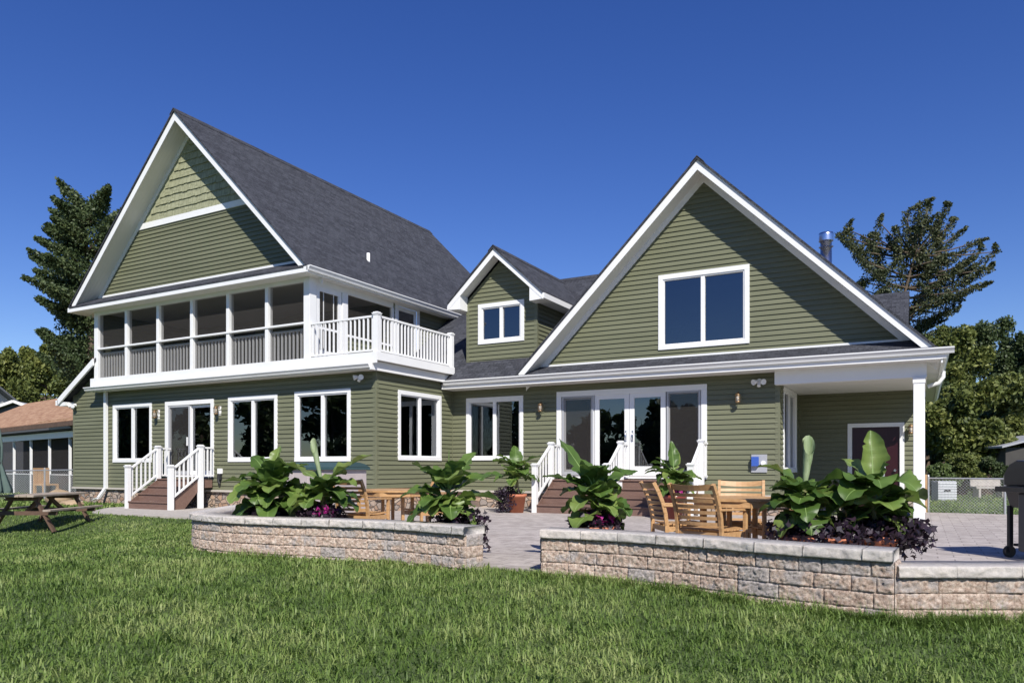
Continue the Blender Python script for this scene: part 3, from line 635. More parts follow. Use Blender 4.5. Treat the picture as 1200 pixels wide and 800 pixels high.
# rake fascia + soffit
def rakes(par, cx, cz, s, y0, ywall, xl, xr, ht, t=.03, top=.052, name='rake_board'):
    for sx, xe in ((-1, xl), (1, xr)):
        ze = cz-s*abs(xe-cx); b = MB()
        b.prism([(cx,y0-t,cz-top),(xe,y0-t,ze-top),(xe,y0-t,ze-top-ht),(cx,y0-t,cz-top-ht*1.12)], (0,t,0)); b.build(name, M['white'], par)
        b = MB(); b.prism([(cx,y0,cz-.17-.02),(xe,y0,ze-.19),(xe,ywall,ze-.19),(cx,ywall,cz-.19)], (0,0,-.02)); 
        b.build('rake_soffit', M['soffit'], par)
        b = MB(); o_ = .235+.1                                     # frieze board against the wall
        b.prism([(cx,ywall-.03,cz-.21),(xe,ywall-.03,ze-.21),(xe,ywall-.03,ze-.21-.17),(cx,ywall-.03,cz-.21-.17)], (0,.03,0)); b.build('frieze_board', M['white'], par)
rakes(W, LX, LZ, LS, 13.27, 13.83, -22.62, -13.02, .22)
rakes(W, GA, GZ, GS, 16.57, 17.1, -9.02, .26, .20)
# gutters / eaves --------------------------------------------------------------
def gutter(b, p, q, out, ht=.12, wd=.11):
    p, q, o_ = Vector(p), Vector(q), Vector(out); z = Vector((0,0,1))
    b.prism([p, p+o_*wd*.50, p+o_*wd*.66+z*ht*.38, p+o_*wd+z*ht*.80, p+o_*wd+z*ht, p+o_*(wd-.012)+z*ht, p+o_*(wd-.02)+z*ht*.9, p+z*ht*.9], q-p)
b = MB(); gutter(b, (-11.2,16.52,3.265), (.55,16.52,3.265), (0,-1,0), .115, .12); b.build('gutter', M['white'], W)
b = MB(); gutter(b, (.36,27.2,3.18), (.36,16.52,3.18), (1,0,0)); b.build('gutter', M['white'], W)
b = MB(); b.box(-11.3,.36,16.52,16.55,3.17,3.38); b.box(.33,.36,16.55,27.2,3.1,3.32); b.build('fascia', M['white'], W)
b = MB(); b.box(-11.32,.35,16.55,17.12,3.165,3.185); b.box(.02,.33,17.12,27.2,3.165,3.185); b.build('eave_soffit', M['soffit'], W)
b = MB(); gutter(b, (-12.93,13.18,5.81), (-12.93,20.4,5.81), (1,0,0)); b.build('gutter', M['white'], W)
b = MB(); b.box(-22.74,-12.90,13.18,13.25,5.775,5.905); b.box(-12.96,-12.93,13.25,20.45,5.77,5.95); b.box(-22.75,-22.72,13.25,25,5.77,5.93); b.build('fascia', M['white'], W)
b = MB(); b.box(-22.72,-12.96,13.25,13.62,5.78,5.80); b.box(-13.25,-12.96,13.62,20.5,5.78,5.80); b.box(-22.72,-22.1,13.62,25,5.78,5.80); b.build('eave_soffit', M['soffit'], W)
b = MB(); b.tube([(-12.88,20.3,5.82),(-12.88,20.32,5.70),(-12.93,20.42,5.55)], .04); b.build('downspout', M['white'], W)

# upper screened porch ---------------------------------------------------------
PX = [-21.95+1.448*i for i in range(7)]
b = MB(); b.box(-22.1,-13.25,13.62,16.9,3.60,3.66); b.build('porch_floor', M['porchfloor'], W)
b = MB(); b.box(-22.0,-13.3,13.75,16.9,5.78,5.80); b.build('porch_ceiling', M['interiorwhite'], W)
b = MB(); siding(b, (0,16.9,0), (1,0,0), (0,-1,0), 3.66, 5.8, -22.1, -13.25, [(-20.6,-18.8,3.7,5.6)]); b.build('wall', M['siding'], W)
b = MB(); b.box(-20.6,-18.8,16.95,17.0,3.7,5.6); b.build('porch_door', M['room'], W)
for i, x in enumerate(PX):
    b = MB()
    if i == 0: b.box(-22.05,-21.87,13.58,13.76,3.68,5.78)
    elif i == 6: b.box(-13.40,-13.20,13.56,13.80,3.68,5.78)
    else: b.box(x-.055,x+.055,13.58,13.74,3.68,5.68)
    b.build('porch_post', M['white'], W, .004)
b = MB(); b.box(-21.87,-13.4,13.59,13.73,5.68,5.779); b.box(-21.87,-13.4,13.56,13.72,4.63,4.675); b.box(-13.30,-13.22,13.8,16.9,5.62,5.779); b.build('porch_header', M['white'], W)
for i in range(6):
    x0, x1 = PX[i]+.06, PX[i+1]-.06; b = MB(); b.box(x0,x1,13.72,13.77,4.50,4.55); b.box(x0,x1,13.72,13.77,3.74,3.79)
    k = 10
    for j in range(k): x = x0+.06+(x1-x0-.12)*j/(k-1); b.box(x-.019,x+.019,13.725,13.763,3.79,4.50)
    b.build('porch_railing', M['white'], W)
    b = MB(); b.poly([(x0,13.66,3.68),(x1,13.66,3.68),(x1,13.66,5.68),(x0,13.66,5.68)]); b.build('insect_screen', M['screen'], W)
# porch side: screen door, half wall with screened opening
b = MB(); y0, y1 = 13.84, 14.74
for (a, c, z0, z1) in ((y0,y0+.11,3.68,5.62),(y1-.11,y1,3.68,5.62),(y0+.11,y1-.11,5.50,5.62),(y0+.11,y1-.11,3.68,4.02),(y0+.11,y1-.11,4.55,4.61)): b.box(-13.285,-13.235,a,c,z0,z1)
b.box(-13.27,-13.25,y0+.26,y0+.275,4.02,5.5); b.box(-13.27,-13.25,y1-.275,y1-.26,4.02,5.5)
o = b.build('screen_door', M['white'], W); o['label'] = 'white screen door onto the balcony'
b = MB(); b.poly([(-13.26,y0+.1,4.0),(-13.26,y1-.1,4.0),(-13.26,y1-.1,5.52),(-13.26,y0+.1,5.52)]); b.build('insect_screen', M['screen'], o)
b = MB(); b.box(-13.32,-13.2,14.76,14.96,3.68,5.62); b.box(-13.31,-13.215,16.84,16.92,3.68,5.62); b.box(-13.32,-13.19,14.96,16.84,4.50,4.56); b.build('porch_post', M['white'], W, .003)
b = MB(); siding(b, FU.P0, FU.U, FU.N, 3.68, 4.50, 14.96, 16.84); b.build('half_wall', M['siding'], W)
b = MB(); b.poly([(-13.27,14.96,4.56),(-13.27,16.84,4.56),(-13.27,16.84,5.62),(-13.27,14.96,5.62)]); b.build('insect_screen', M['screen'], W)
b = MB(); siding(b, (-22.02,0,0), (0,1,0), (1,0,0), 3.7, 5.8, 13.78, 16.9); siding(b, (-22.08,0,0), (0,1,0), (-1,0,0), 3.5, 5.9, 13.78, 16.9); b.build('wall', M['siding'], W)
b = MB(); FU.box(b,16.98,17.09,3.7,5.84,0,.035); FU.box(b,18.05,18.16,3.7,5.84,0,.035); FU.box(b,17.09,18.05,5.73,5.84,0,.035)
o = b.build('balcony_door', M['white'], W); o['label'] = 'glazed white balcony door in the upper wall'
leaf(FU, o, 17.09, 18.05, 3.72, 5.73, .11, .35, -.01).build('pane', M['glass'], o)
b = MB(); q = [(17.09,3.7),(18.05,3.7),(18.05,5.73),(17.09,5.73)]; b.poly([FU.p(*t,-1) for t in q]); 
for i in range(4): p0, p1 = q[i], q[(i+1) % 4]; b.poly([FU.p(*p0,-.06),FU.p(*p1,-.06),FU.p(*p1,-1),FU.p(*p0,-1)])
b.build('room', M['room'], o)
# floor band, lower soffit and gutter, balcony deck ---------------------------
b = MB(); b.box(-22.12,-11.06,13.50,13.54,3.50,3.76); b.box(-22.12,-22.08,13.54,13.9,3.50,3.76); b.box(-22.1,-13.2,13.54,13.60,3.62,3.70)
b.box(-11.12,-11.06,13.54,16.80,3.57,3.77); b.box(-11.26,-11.18,13.46,16.86,3.35,3.56); b.build('floor_band', M['white'], W, .003)
b = MB(); gutter(b, (-22.28,13.47,3.39), (-11.2,13.47,3.39), (0,-1,0), .10, .10); b.build('gutter', M['white'], W)
b = MB(); b.box(-22.25,-11.3,13.47,13.84,3.365,3.385); b.build('eave_soffit', M['soffit'], W)
b = MB(); b.box(-13.25,-11.12,13.54,16.80,3.56,3.70); b.build('balcony_deck', M['porchfloor'], W)
def newel(b, x, y, z0, z1, w_=.115):
    h = w_/2; b.box(x-h,x+h,y-h,y+h,z0,z1-.07); b.box(x-h-.012,x+h+.012,y-h-.012,y+h+.012,z1-.07,z1-.045)
    b.prism([(x-h-.022,y-h-.022,z1-.045),(x+h+.022,y-h-.022,z1-.045),(x+h+.022,y+h+.022,z1-.045),(x-h-.022,y+h+.022,z1-.045)], (0,0,.022)); b.box(x-h,x+h,y-h,y+h,z1-.023,z1)
def rail(b, p, q, zb, zt, n, bal=.034, rw=.06):                  # p, q floor points; zb/zt heights over them
    p, q = Vector(p), Vector(q); z = Vector((0,0,1)); b.beam(p+z*zt, q+z*zt, rw, .045); b.beam(p+z*zb, q+z*zb, .045, .045)
    for i in range(n):
        c = p.lerp(q, (i+.5)/n); b.box(c.x-bal/2, c.x+bal/2, c.y-bal/2, c.y+bal/2, c.z+zb, c.z+zt)
b = MB(); newel(b, -11.14, 13.62, 3.74, 4.70, .13); b.build('balcony_post', M['white'], W, .003); b = MB(); newel(b, -11.14, 16.72, 3.74, 4.70, .13); b.build('balcony_post', M['white'], W, .003)
b = MB(); rail(b, (-13.2,13.62,3.74), (-11.2,13.62,3.74), .08, .87, 15); b.build('balcony_railing', M['white'], W)
b = MB(); rail(b, (-11.14,13.69,3.74), (-11.14,16.65,3.74), .08, .87, 22); b.build('balcony_railing', M['white'], W)

# covered porch at the right -------------------------------------------------
b = MB(); b.box(-2.80,.09,16.86,17.08,2.87,3.165); b.box(-.10,.09,17.08,20.3,2.87,3.165); b.build('porch_beam', M['white'], W, .003)
b = MB(); b.box(-2.74,-.10,17.08,20.05,2.91,2.95); b.build('porch_ceiling', M['soffit'], W)
for (x, y) in ((-.045,16.92), (-.03,20.2)):
    b = MB(); b.box(x-.10,x+.10,y-.10,y+.10,0,2.87); b.box(x-.112,x+.112,y-.112,y+.112,2.75,2.865); b.box(x-.115,x+.115,y-.115,y+.115,0,.12) if y > 18 else None; b.build('column', M['white'], W, .006)
b = MB(); b.tube([(.42,19.0,3.2),(.42,19.0,3.08),(.34,19.0,2.95),(.12,19.0,2.88)], .045); b.build('downspout', M['white'], W)
b = MB(); x = -21.75; b.box(x-.06,x+.05,13.72,13.80,.42,3.40); b.prism([(x-.06,13.72,.45),(x-.06,13.80,.45),(x-.16,13.62,.12),(x-.16,13.54,.12)], (.10,0,0)); b.prism([(x-.16,13.54,.12),(x-.16,13.62,.12),(x-.35,13.60,.06),(x-.35,13.52,.06)],(.10,0,.06)); b.build('downspout', M['white'], W)

# dormer -------------------------------------------------------------------
DX = -9.87; dz0 = 5.72; DWl, DWr = -10.95, -8.79; DY = 17.25
DR = 6.90; DSl = .92
b = MB(); siding(b, (0,DY,0), (1,0,0), (0,-1,0), 3.86, 6.62, lambda z: max(DWl, DX-(6.62-z)/DSl), lambda z: min(DWr, DX+(6.62-z)/DSl), FD.open); b.build('dormer_wall', M['siding'], W)
b = MB(); siding(b, (DWr,0,0), (0,1,0), (1,0,0), 3.86, 5.60, lambda z: DY, lambda z: 16.5+(z-3.3)/.75); b.build('dormer_wall', M['siding'], W); b = MB(); siding(b, (DWl,0,0), (0,1,0), (-1,0,0), 3.86, 5.60, lambda z: DY, lambda z: 16.5+(z-3.3)/.75); b.build('dormer_wall', M['siding'], W)
b = MB(); b.box(DWl-.015,DWl+.08,DY-.018,DY,3.86,5.6); b.build('corner_board', M['siding_corner'], W); b = MB(); b.box(DWr-.08,DWr+.018,DY-.018,DY,3.86,5.6); b.box(DWr,DWr+.018,DY,DY+.08,3.9,5.6); b.build('corner_board', M['siding_corner'], W)
xl, xr = -11.32, -8.42
b = roof_gable(16.81, 22.2, DX, DR, DSl, xl, xr, .05); b.build('dormer_roof', M['shingle'], W)
b = MB(); ridge_cap(b, (DX,16.80,DR), (DX,21.3,DR), DSl); b.build('ridge_cap', M['shingle'], W)
for sx, xe in ((-1, xl), (1, xr)):
    ze = DR-DSl*abs(xe-DX); b = MB(); b.prism([(DX,16.85,DR-.052),(xe,16.85,ze-.052),(xe,16.85,ze-.22),(DX,16.85,DR-.24)], (0,.03,0)); b.build('rake_board', M['white'], W)
    b = MB(); b.prism([(DX,16.88,DR-.16),(xe,16.88,ze-.16),(xe,DY,ze-.16),(DX,DY,DR-.16)], (0,0,-.02)); b.build('rake_soffit', M['soffit'], W)
    b = MB(); xw = DWl if sx < 0 else DWr; xi = xw-sx*.02      # boxed eave return
    b.prism([(xe,16.855,ze-.13),(xi-sx*.10,16.855,ze+.28-.13),(xi,16.855,ze-.33),(xe,16.855,ze-.27)], (0,.40,0)) if False else b.prism([(xe,16.857,ze-.06),(xi,16.857,ze+DSl*abs(xi-xe)-.08),(xi,16.857,ze-.22),(xe,16.857,ze-.20)], (0,DY-16.857,0)); b.build('eave_return', M['white'], W)
    b = MB(); b.box(min(xe,xe+sx*.03),max(xe,xe+sx*.03),16.86,19.4,ze-.19,ze-.055); b.box(min(xe,xw),max(xe,xw),DY,19.4,ze-.20,ze-.185); b.build('eave_fascia', M['white'], W)
# rear cross roof seen past the right gable; flue; plumbing vent
b = MB(); b.prism([(-.33,22.9,4.35),(-.33,26.2,6.56),(-.33,26.2,6.44),(-.33,22.9,4.23)], (-4.0,0,0)); b.prism([(-.33,26.2,6.56),(-.33,28.0,5.3),(-.33,28.0,5.2),(-.33,26.2,6.44)], (-4.0,0,0)); b.build('roof', M['shingle'], W)
b = MB(); siding(b, (-.4,0,0), (0,1,0), (1,0,0), 3.2, 6.40, lambda z: 22.95+(z-4.28)/.67 if z > 4.28 else 22.95, lambda z: 28.0-(z-5.2)/.7 if z > 5.2 else 27.9); b.build('gable_wall', M['siding'], W)
b = MB(); b.lathe([(.15,5.4),(.15,7.28),(.15,7.28)], (-2.30,22,0), 20); b.lathe([(.19,7.28),(.19,7.44),(.185,7.50),(.10,7.52),(0,7.52)], (-2.30,22,0), 20); b.lathe([(0,7.275),(.19,7.28)], (-2.3,22,0), 20); b.lathe([(.19,7.12),(.152,7.12)], (-2.3,22,0), 20); b.build('chimney_flue', M['steel'], W)
b = MB(); b.lathe([(.05,6.9),(.05,7.30),(0,7.30)], (-14.10,16.85,0), 12); b.build('vent_pipe', M['white'], W)

# wall lanterns, floodlights, outlet boxes ------------------------------------------
def lantern(fr, u, z, label):
    o = MB(); fr.box(o, u+.015, u+.085, z-.12, z+.12, 0, .03) if False else fr.box(o, u-.055, u+.055, z-.13, z+.13, 0.0, .022)
    L = o.build('wall_lantern', M['white' if fr is FL else 'siding_corner'], W, .004); L['label'] = label
    b = MB(); b.tube([fr.p(u,z+.06,.02), fr.p(u,z+.13,.06), fr.p(u,z+.13,.13), fr.p(u,z+.08,.15)], .010)
    c = fr.p(u, 0, .15)
    b.lathe([(.012,z+.115),(.03,z+.10),(.062,z+.07),(.068,z+.055),(.05,z+.055)], c, 14); b.lathe([(.05,z-.075),(.056,z-.085),(.05,z-.105),(.02,z-.12),(0,z-.12)], c, 14)
    for k in range(4): t = math.pi/4+k*math.pi/2; b.tube([c+Vector((.055*math.cos(t),.055*math.sin(t),z-.08)), c+Vector((.055*math.cos(t),.055*math.sin(t),z+.06))], .005, 5)
    for zz in (z+.02, z-.03): b.lathe([(.058,zz),(.062,zz+.006),(.058,zz+.012)], c, 14)
    b.build('lantern_cage', M['bronze'], L); b = MB(); b.lathe([(0,z-.075),(.036,z-.07),(.038,z+.03),(.03,z+.055)], c, 12); b.build('lantern_glass', M['bulb'], L)
lantern(FL, -19.33, 2.60, 'brass caged lantern left of the sliding door'); lantern(FL, -16.74, 2.62, 'brass caged lantern right of the sliding door')
lantern(FR, -8.55, 2.61, 'brass caged lantern left of the patio doors'); lantern(FR, -3.60, 2.63, 'brass caged lantern right of the patio doors'); lantern(FB, -.22, 1.98, 'brass caged lantern beside the maroon door')
def flood(P, fr_n, label):
    P = Vector(P); n_ = Vector(fr_n); s = n_.cross(Vector((0,0,1))); b = MB(); b.tube([P, P+n_*.05], .06, 12)
    for k in (-1, 1):
        a = P+n_*.06+s*k*.04; e = a+s*k*.07+n_*.10+Vector((0,0,-.03)); b.tube([a-Vector((0,0,.01)), a+(e-a)*.4, e], [.03,.045,.065], 12)
    b.tube([P+n_*.05+Vector((0,0,-.03)), P+n_*.11+Vector((0,0,-.11))], [.035,.04], 10)
    o = b.build('floodlight', M['white'], W); o['label'] = label
flood((-23.38,13.80,3.02), (0,-1,0), 'white twin floodlight at the far left corner'); flood((-11.75,13.80,3.24), (0,-1,0), 'white twin floodlight under the balcony corner'); flood((-3.15,17.08,2.98), (0,-1,0), 'white twin floodlight left of the covered porch')
b = MB(); FR.box(b, -3.33, -2.99, .96, 1.36, .015, .045); o = b.build('utility_box', M['plastic'], W, .004); o['label'] = 'square grey utility box with a blue cover'
b = MB(); FR.box(b, -3.31, -3.16, 1.10, 1.31, .046, .13); b.build('cover', M['bluelabel'], o, .004)
b = MB(); b.tube([FR.p(-3.07,1.17,.045), FR.p(-3.07,1.17,.06)], .055, 16); b.build('dial', M['white'], o)
b = MB(); FL.box(b, -16.78, -16.62, .90, 1.04, .012, .07); o = b.build('outlet_box', M['white'], W, .004); b = MB(); b.tube([FL.p(-16.7,.90,.05), FL.p(-16.72,.7,.08), FL.p(-16.68,.62,.07)], .035, 8); FL.box(b, -16.76,-16.64,.74,.88,.03,.09); b.build('cover', M['blackmatte'], o)

# ---------------------------------------------------------------- stairs
def stairs(name, label, x0, x1, ywall, yfront, top, nr, land, railx, zb=0., nb=5):
    T = wempty(name, ((x0+x1)/2, yfront, 0)); tag(T, label, 'stairs'); rh = (top-zb)/nr; td = (ywall-land-yfront)/(nr-1)
    for i in range(nr):
        y = yfront+i*td; z = zb+rh*(i+1); yb = y+td if i < nr-1 else ywall-.03
        b = MB(); k = 2 if i < nr-1 else max(2, int((yb-y)/.14))
        for j in range(k): a = y-.025 if j == 0 else y+(yb-y)*j/k+.003; b.box(x0, x1, a, y+(yb-y)*(j+1)/k-.003, z-.028, z)
        b.build('tread', M['deck'], T, .003)
        b = MB(); b.box(x0+.01, x1-.01, y+.005, y+.025, z-rh+.002 if i else zb, z-.028); b.build('riser', M['deck'], T)
    for x in (x0, x1):
        b = MB(); xx = x-.012 if x == x0 else x-.008
        pts = [(xx, yfront, 0), (xx, yfront+.02, rh-.03)]
        b.prism([(xx,yfront+.003,zb),(xx,yfront+.003,zb+rh-.03),(xx,yfront+td*(nr-1),top-.03),(xx,ywall-.03,top-.03),(xx,ywall-.03,top-.24),(xx,yfront+td*(nr-1)+.1,top-.24),(xx,yfront+.45,zb)], (.02,0,0)); b.build('stringer', M['deck'], T)
    yt = yfront+td*(nr-1)
    for x in railx:
        b = MB(); newel(b, x, yfront+.02, zb, zb+1.17); b.build('newel_post', M['white'], T, .003); b = MB(); newel(b, x, yt+.06, zb, top+.92); b.build('newel_post', M['white'], T, .003)
        b = MB(); p = Vector((x, yfront+.02+.05, rh)); q = Vector((x, yt, top)); zt = .80
        rail(b, Vector((x,yfront+.08,zb+.22)), Vector((x,yt,top-.02)), .10, .84, nb); b.build('stair_railing', M['white'], T)
        b = MB(); rail(b, (x, yt+.12, top), (x, ywall-.05, top), .09, .84, 3); b.build('landing_railing', M['white'], T)
    return T
stairs('staircase', 'narrow brown stairs with white railings at the sliding door on the left', -18.66, -17.0, 13.80, 12.44, .76, 4, .50, (-18.72, -16.95), -.03, 6)
stairs('staircase', 'wide brown stairs with three white railings in front of the patio doors', -7.96, -4.38, 17.07, 15.62, .78, 4, .60, (-8.03, -6.21, -4.31))

# ---------------------------------------------------------------- furniture
def slat_chair(name, label, loc, rz, group='teak chairs around the patio tables'):
    T = empty(name, loc, rz); tag(T, label, 'chair', group); w_ = .27; m_ = M['teak']        # faces +Y
    def bk(z):                                                     # back curve: y as a function of height
        t = max(0, (z-.42)/.48); return -.23-.02*t-.13*t*t
    for sx in (-1, 1):
        b = MB(); b.box(sx*w_-.02, sx*w_+.02, .20, .24, 0, .62); b.build('leg', m_, T, .004)
        b = MB(); pts = [Vector((sx*w_, -.26-.0, 0)), Vector((sx*w_, -.23, .25))]+[Vector((sx*w_, bk(z), z)) for z in (.42,.55,.68,.80,.90)]
        for i in range(len(pts)-1): b.beam(pts[i], pts[i+1]+(pts[i+1]-pts[i])*.04, .034, .042, (0,1,0))
        b.build('leg', m_, T)
        b = MB(); b.beam((sx*w_,-.27,.64),(sx*w_,.27,.625), .055, .022); b.build('armrest', m_, T, .004)
    b = MB()
    for i in range(8): y = -.21+i*.062; b.box(-.245,.245,y,y+.05,.405+.012*abs(i-3.5)/3.5,.423+.012*abs(i-3.5)/3.5)
    b.build('seat', m_, T, .003)
    b = MB(); b.box(-.25,.25,.205,.23,.34,.40); b.box(-.25,.25,-.235,-.215,.34,.40); b.box(-.275,-.25,-.23,.21,.34,.40); b.box(.25,.275,-.23,.21,.34,.40); b.box(-.25,.25,-.02,.0,.16,.19); b.box(-.28,-.26,-.24,.21,.155,.195); b.box(.26,.28,-.24,.21,.155,.195); b.build('seat_frame', m_, T)
    b = MB(); nsl = 7
    for i in range(nsl):
        z = .47+i*.060; hgt = .036
        if i == nsl-1: hgt = .062
        rows = []
        for j in range(9):
            x = -.26+.52*j/8; cy_ = bk(z)-.055*(1-(x/.26)**2); zz = z+(.016*(x/.26)**2 if i == nsl-1 else 0)
            rows.append([Vector((x,cy_-.008,zz)), Vector((x,cy_+.008,zz)), Vector((x,bk(z+hgt)-bk(z)+cy_+.008,zz+hgt)), Vector((x,bk(z+hgt)-bk(z)+cy_-.008,zz+hgt))])
        b.grid(rows, 0, False, True)
    b.build('backrest', m_, T); return T
def faceto(p, q): d = Vector(q)-Vector(p); return math.atan2(d.y, d.x)-math.pi/2
def patio_table(loc, label, nside, r, rz):
    T = empty('patio_table', loc, rz); tag(T, label, 'table', 'teak patio tables'); b = MB(); k = 9; h = .74
    R_ = r*math.cos(math.pi/nside)
    def half(y):                                                   # half chord of the n-gon at y
        best = 9
        for i in range(nside):
            t = 2*math.pi*(i+.5)/nside; c, s_ = math.cos(t), math.sin(t)
            if c > 1e-6: best = min(best, (R_-y*s_)/c)
        return max(best, .01)
    for i in range(k):
        y0 = -R_+2*R_*i/k+.003; y1 = -R_+2*R_*(i+1)/k-.003
        b.prism([(-half(y0),y0,h-.03),(half(y0),y0,h-.03),(half(y1),y1,h-.03),(-half(y1),y1,h-.03)], (0,0,.03))
    b.build('tabletop', M['teak'], T); b = MB()
    for i in range(nside):
        t0, t1 = 2*math.pi*i/nside, 2*math.pi*(i+1)/nside; b.beam((r*.93*math.cos(t0),r*.93*math.sin(t0),h-.065),(r*.93*math.cos(t1),r*.93*math.sin(t1),h-.065), .022, .06)
    b.build('apron', M['teak'], T)
    for i in range(4):
        t = math.pi/4+math.pi/2*i; b = MB(); cx_, cy_ = math.cos(t), math.sin(t)
        b.beam((cx_*r*.38,cy_*r*.38,0),(cx_*r*.38,cy_*r*.38,.71), .045, .045, (cx_,cy_,0)); b.build('leg', M['teak'], T, .004)
    b = MB(); b.box(-r*.34,r*.34,-.02,.02,.12,.17); b.box(-.02,.02,-r*.34,r*.34,.17,.22); b.build('stretcher', M['teak'], T); b = MB(); b.box(-r*.6,r*.6,-.02,.02,.66,.71); b.box(-.02,.02,-r*.6,r*.6,.61,.66); b.build('crossbar', M['teak'], T); return T
tL = atz(466, 11.3, 0); tR = atz(866, 8.3, 0)
patio_table(tL, 'eight sided teak patio table behind the left stone wall', 8, .62, .2)
patio_table(tR, 'eight sided teak patio table behind the right stone wall', 8, .52, .45)
for (u, D, t, lab) in ((426, 10.6, tL, 'teak chair at the left table, beside the banana plant under the window'), (497, 11.6, tL, 'teak chair at the left table, half hidden behind the big banana plant'),
                       (795, 8.75, tR, 'side facing teak chair nearest the wide stairs at the right table'), (834, 7.95, tR, 'teak chair turned with its slatted back to the lawn'), (868, 9.15, tR, 'teak chair on the house side of the right table'), (908, 8.2, tR, 'teak chair at the right table hidden behind banana leaves')):
    p = atz(u, D, 0); slat_chair('patio_chair', lab, p, {795: A-math.radians(84), 908: A+math.radians(92)}.get(u, faceto(p, t)))

# storage box under the window
o = atz(396, 13.6, 0); T = empty('storage_box', (o.x, o.y, 0)); tag(T, 'pinkish grey outdoor storage box with a dark teal lid below the window', 'storage box')
b = MB(); b.box(-1.5,0,0,.8,.0,1.06)
for i in range(1, 4): b.box(-1.5+i*.375-.006,-1.5+i*.375+.006,-.008,.01,.02,1.05)
b.build('box_body', M['mauve'], T, .02); b = MB()
rows = [[Vector((-1.55+1.6*i/8, -.05+.9*j/6, 1.075+.10*math.sin(math.pi*j/6)**.7 if 0 < j < 6 else 1.075)) for j in range(7)] for i in range(9)]
b.grid(rows); b.poly(rows[0]); b.poly(rows[-1][::-1]); b.box(-1.55,.05,-.05,.85,1.03,1.08); b.build('lid', M['teal'], T)

# ---------------------------------------------------------------- grill
gp = atz(1199, 8.65, 0); G = empty('gas_grill', (gp.x, gp.y, 0), A+.12); tag(G, 'black gas grill on a cart at the right edge of the patio', 'grill')
b = MB()
prof = [(-.27,.86),(.27,.86),(.27,1.00),(.19,1.11),(.08,1.16),(-.10,1.15),(-.22,1.06),(-.27,.97)]
b.prism([(-.02,y,z) for y, z in prof], (.80,0,0)); b.build('lid', M['black'], G, .012)
b = MB(); b.prism([(-.24+.0,-.25,.62),(-.02,-.27,.84),(-.02,.27,.84),(-.02,.25,.62)] if False else [(-.02,-.27,.855),(.02,-.22,.60),(.02,.22,.60),(-.02,.27,.855)], (.78,0,0)); b.build('firebox', M['black'], G, .008)
b = MB(); b.tube([(.06,-.30,.98),(.70,-.30,.98)], .014); b.tube([(.10,-.30,.98),(.10,-.25,1.0)], .012); b.tube([(.66,-.30,.98),(.66,-.25,1.0)], .012); b.build('lid_handle', M['steel'], G)
b = MB(); b.box(-.16,-.03,-.24,.22,.815,.845); b.box(-.17,-.16,-.25,.23,.79,.85); b.build('side_shelf', M['black'], G, .004)
b = MB(); b.box(-.09,-.02,-.20,-.02,.10,.78); b.build('side_panel', M['darkgrey'], G, .02)
b = MB(); b.tube([(-.115,-.20,.12),(-.115,-.20,.78)], .022, 10); b.build('steel_upright', M['steel'], G)
b = MB(); b.box(.80,1.06,-.24,.22,.815,.845); b.build('side_shelf', M['black'], G, .004)
for x in (.0, .70):
    for y in (-.22, .20):
        b = MB(); b.box(x-.0,x+.05,y,y+.045,.06,.62); b.build('leg', M['blackmatte'], G, .003)
b = MB(); b.box(.05,.70,-.20,.20,.14,.17); b.box(.05,.70,-.225,-.21,.17,.60); b.build('cart_panel', M['blackmatte'], G)
b = MB(); b.box(.0,.75,-.275,-.262,.68,.80)
b.build('control_panel', M['steel'], G, .003)
for i in range(3): b = MB(); b.tube([(.17+.2*i,-.275,.74),(.17+.2*i,-.305,.74)], .028, 14); b.build('knob', M['blackmatte'], G)
for y in (-.25, .22): b = MB(); b.tube([(.03,y,.07),(.03,y+.04,.07)], .07, 18); b.build('wheel', M['blackmatte'], G); 
for y in (-.22,.18): b = MB(); b.box(.68,.74,y,y+.05,0,.06); b.build('caster', M['blackmatte'], G)

# ---------------------------------------------------------------- plants
def leaf_mesh(b, base, az, el, length, width, droop, fold=.35, curl=0, n_=10, wav=.0, seed=0):
    """paddle leaf: petiole then blade, v fold along the midrib, wavy and torn edges"""
    r = random.Random(seed); p = Vector(base); rows = []; e = el; pet = .14; pts = []; n_ = 26; step = length*(1+pet)/n_; tw = r.uniform(-.5,.5)
    for i in range(n_+1):
        pts.append((p.copy(), e)); p = p+Vector((math.cos(az)*math.cos(e), math.sin(az)*math.cos(e), math.sin(e)))*step; e -= droop/n_*(.3+1.4*i/n_)
        az += r.uniform(-.03,.03)
    side0 = Vector((-math.sin(az), math.cos(az), 0)); ph = r.random()*6; ph2 = r.random()*6; cut = {(r.randint(7,24), r.choice((0,4))) for _ in range(3)}
    for i, (q, e) in enumerate(pts):
        t = max(0, (i/n_*(1+pet)-pet)); wd = width*.66*(math.sin(math.pi*min(1, t**.66))**.62 if t > 0 else 0)+.005
        up = Vector((-math.cos(az)*math.sin(e), -math.sin(az)*math.sin(e), math.cos(e))); a_ = tw*t; side = side0*math.cos(a_)+up*math.sin(a_); row = []
        for j, k in enumerate((-1, -.55, 0, .55, 1)):
            wv = .16*math.sin(i*.6+ph+k*2)*abs(k)+.05*math.sin(i*1.7+ph2)*k*k; kk = k*(.66 if (i, j) in cut else 1)
            row.append(q+side*(kk*wd*math.cos(fold*abs(k)))+up*(abs(k)*wd*math.sin(fold)+wv*wd-(curl*wd*k*k)))
        rows.append(row)
    b.grid(rows, 0, True); return [q for q, e in pts]
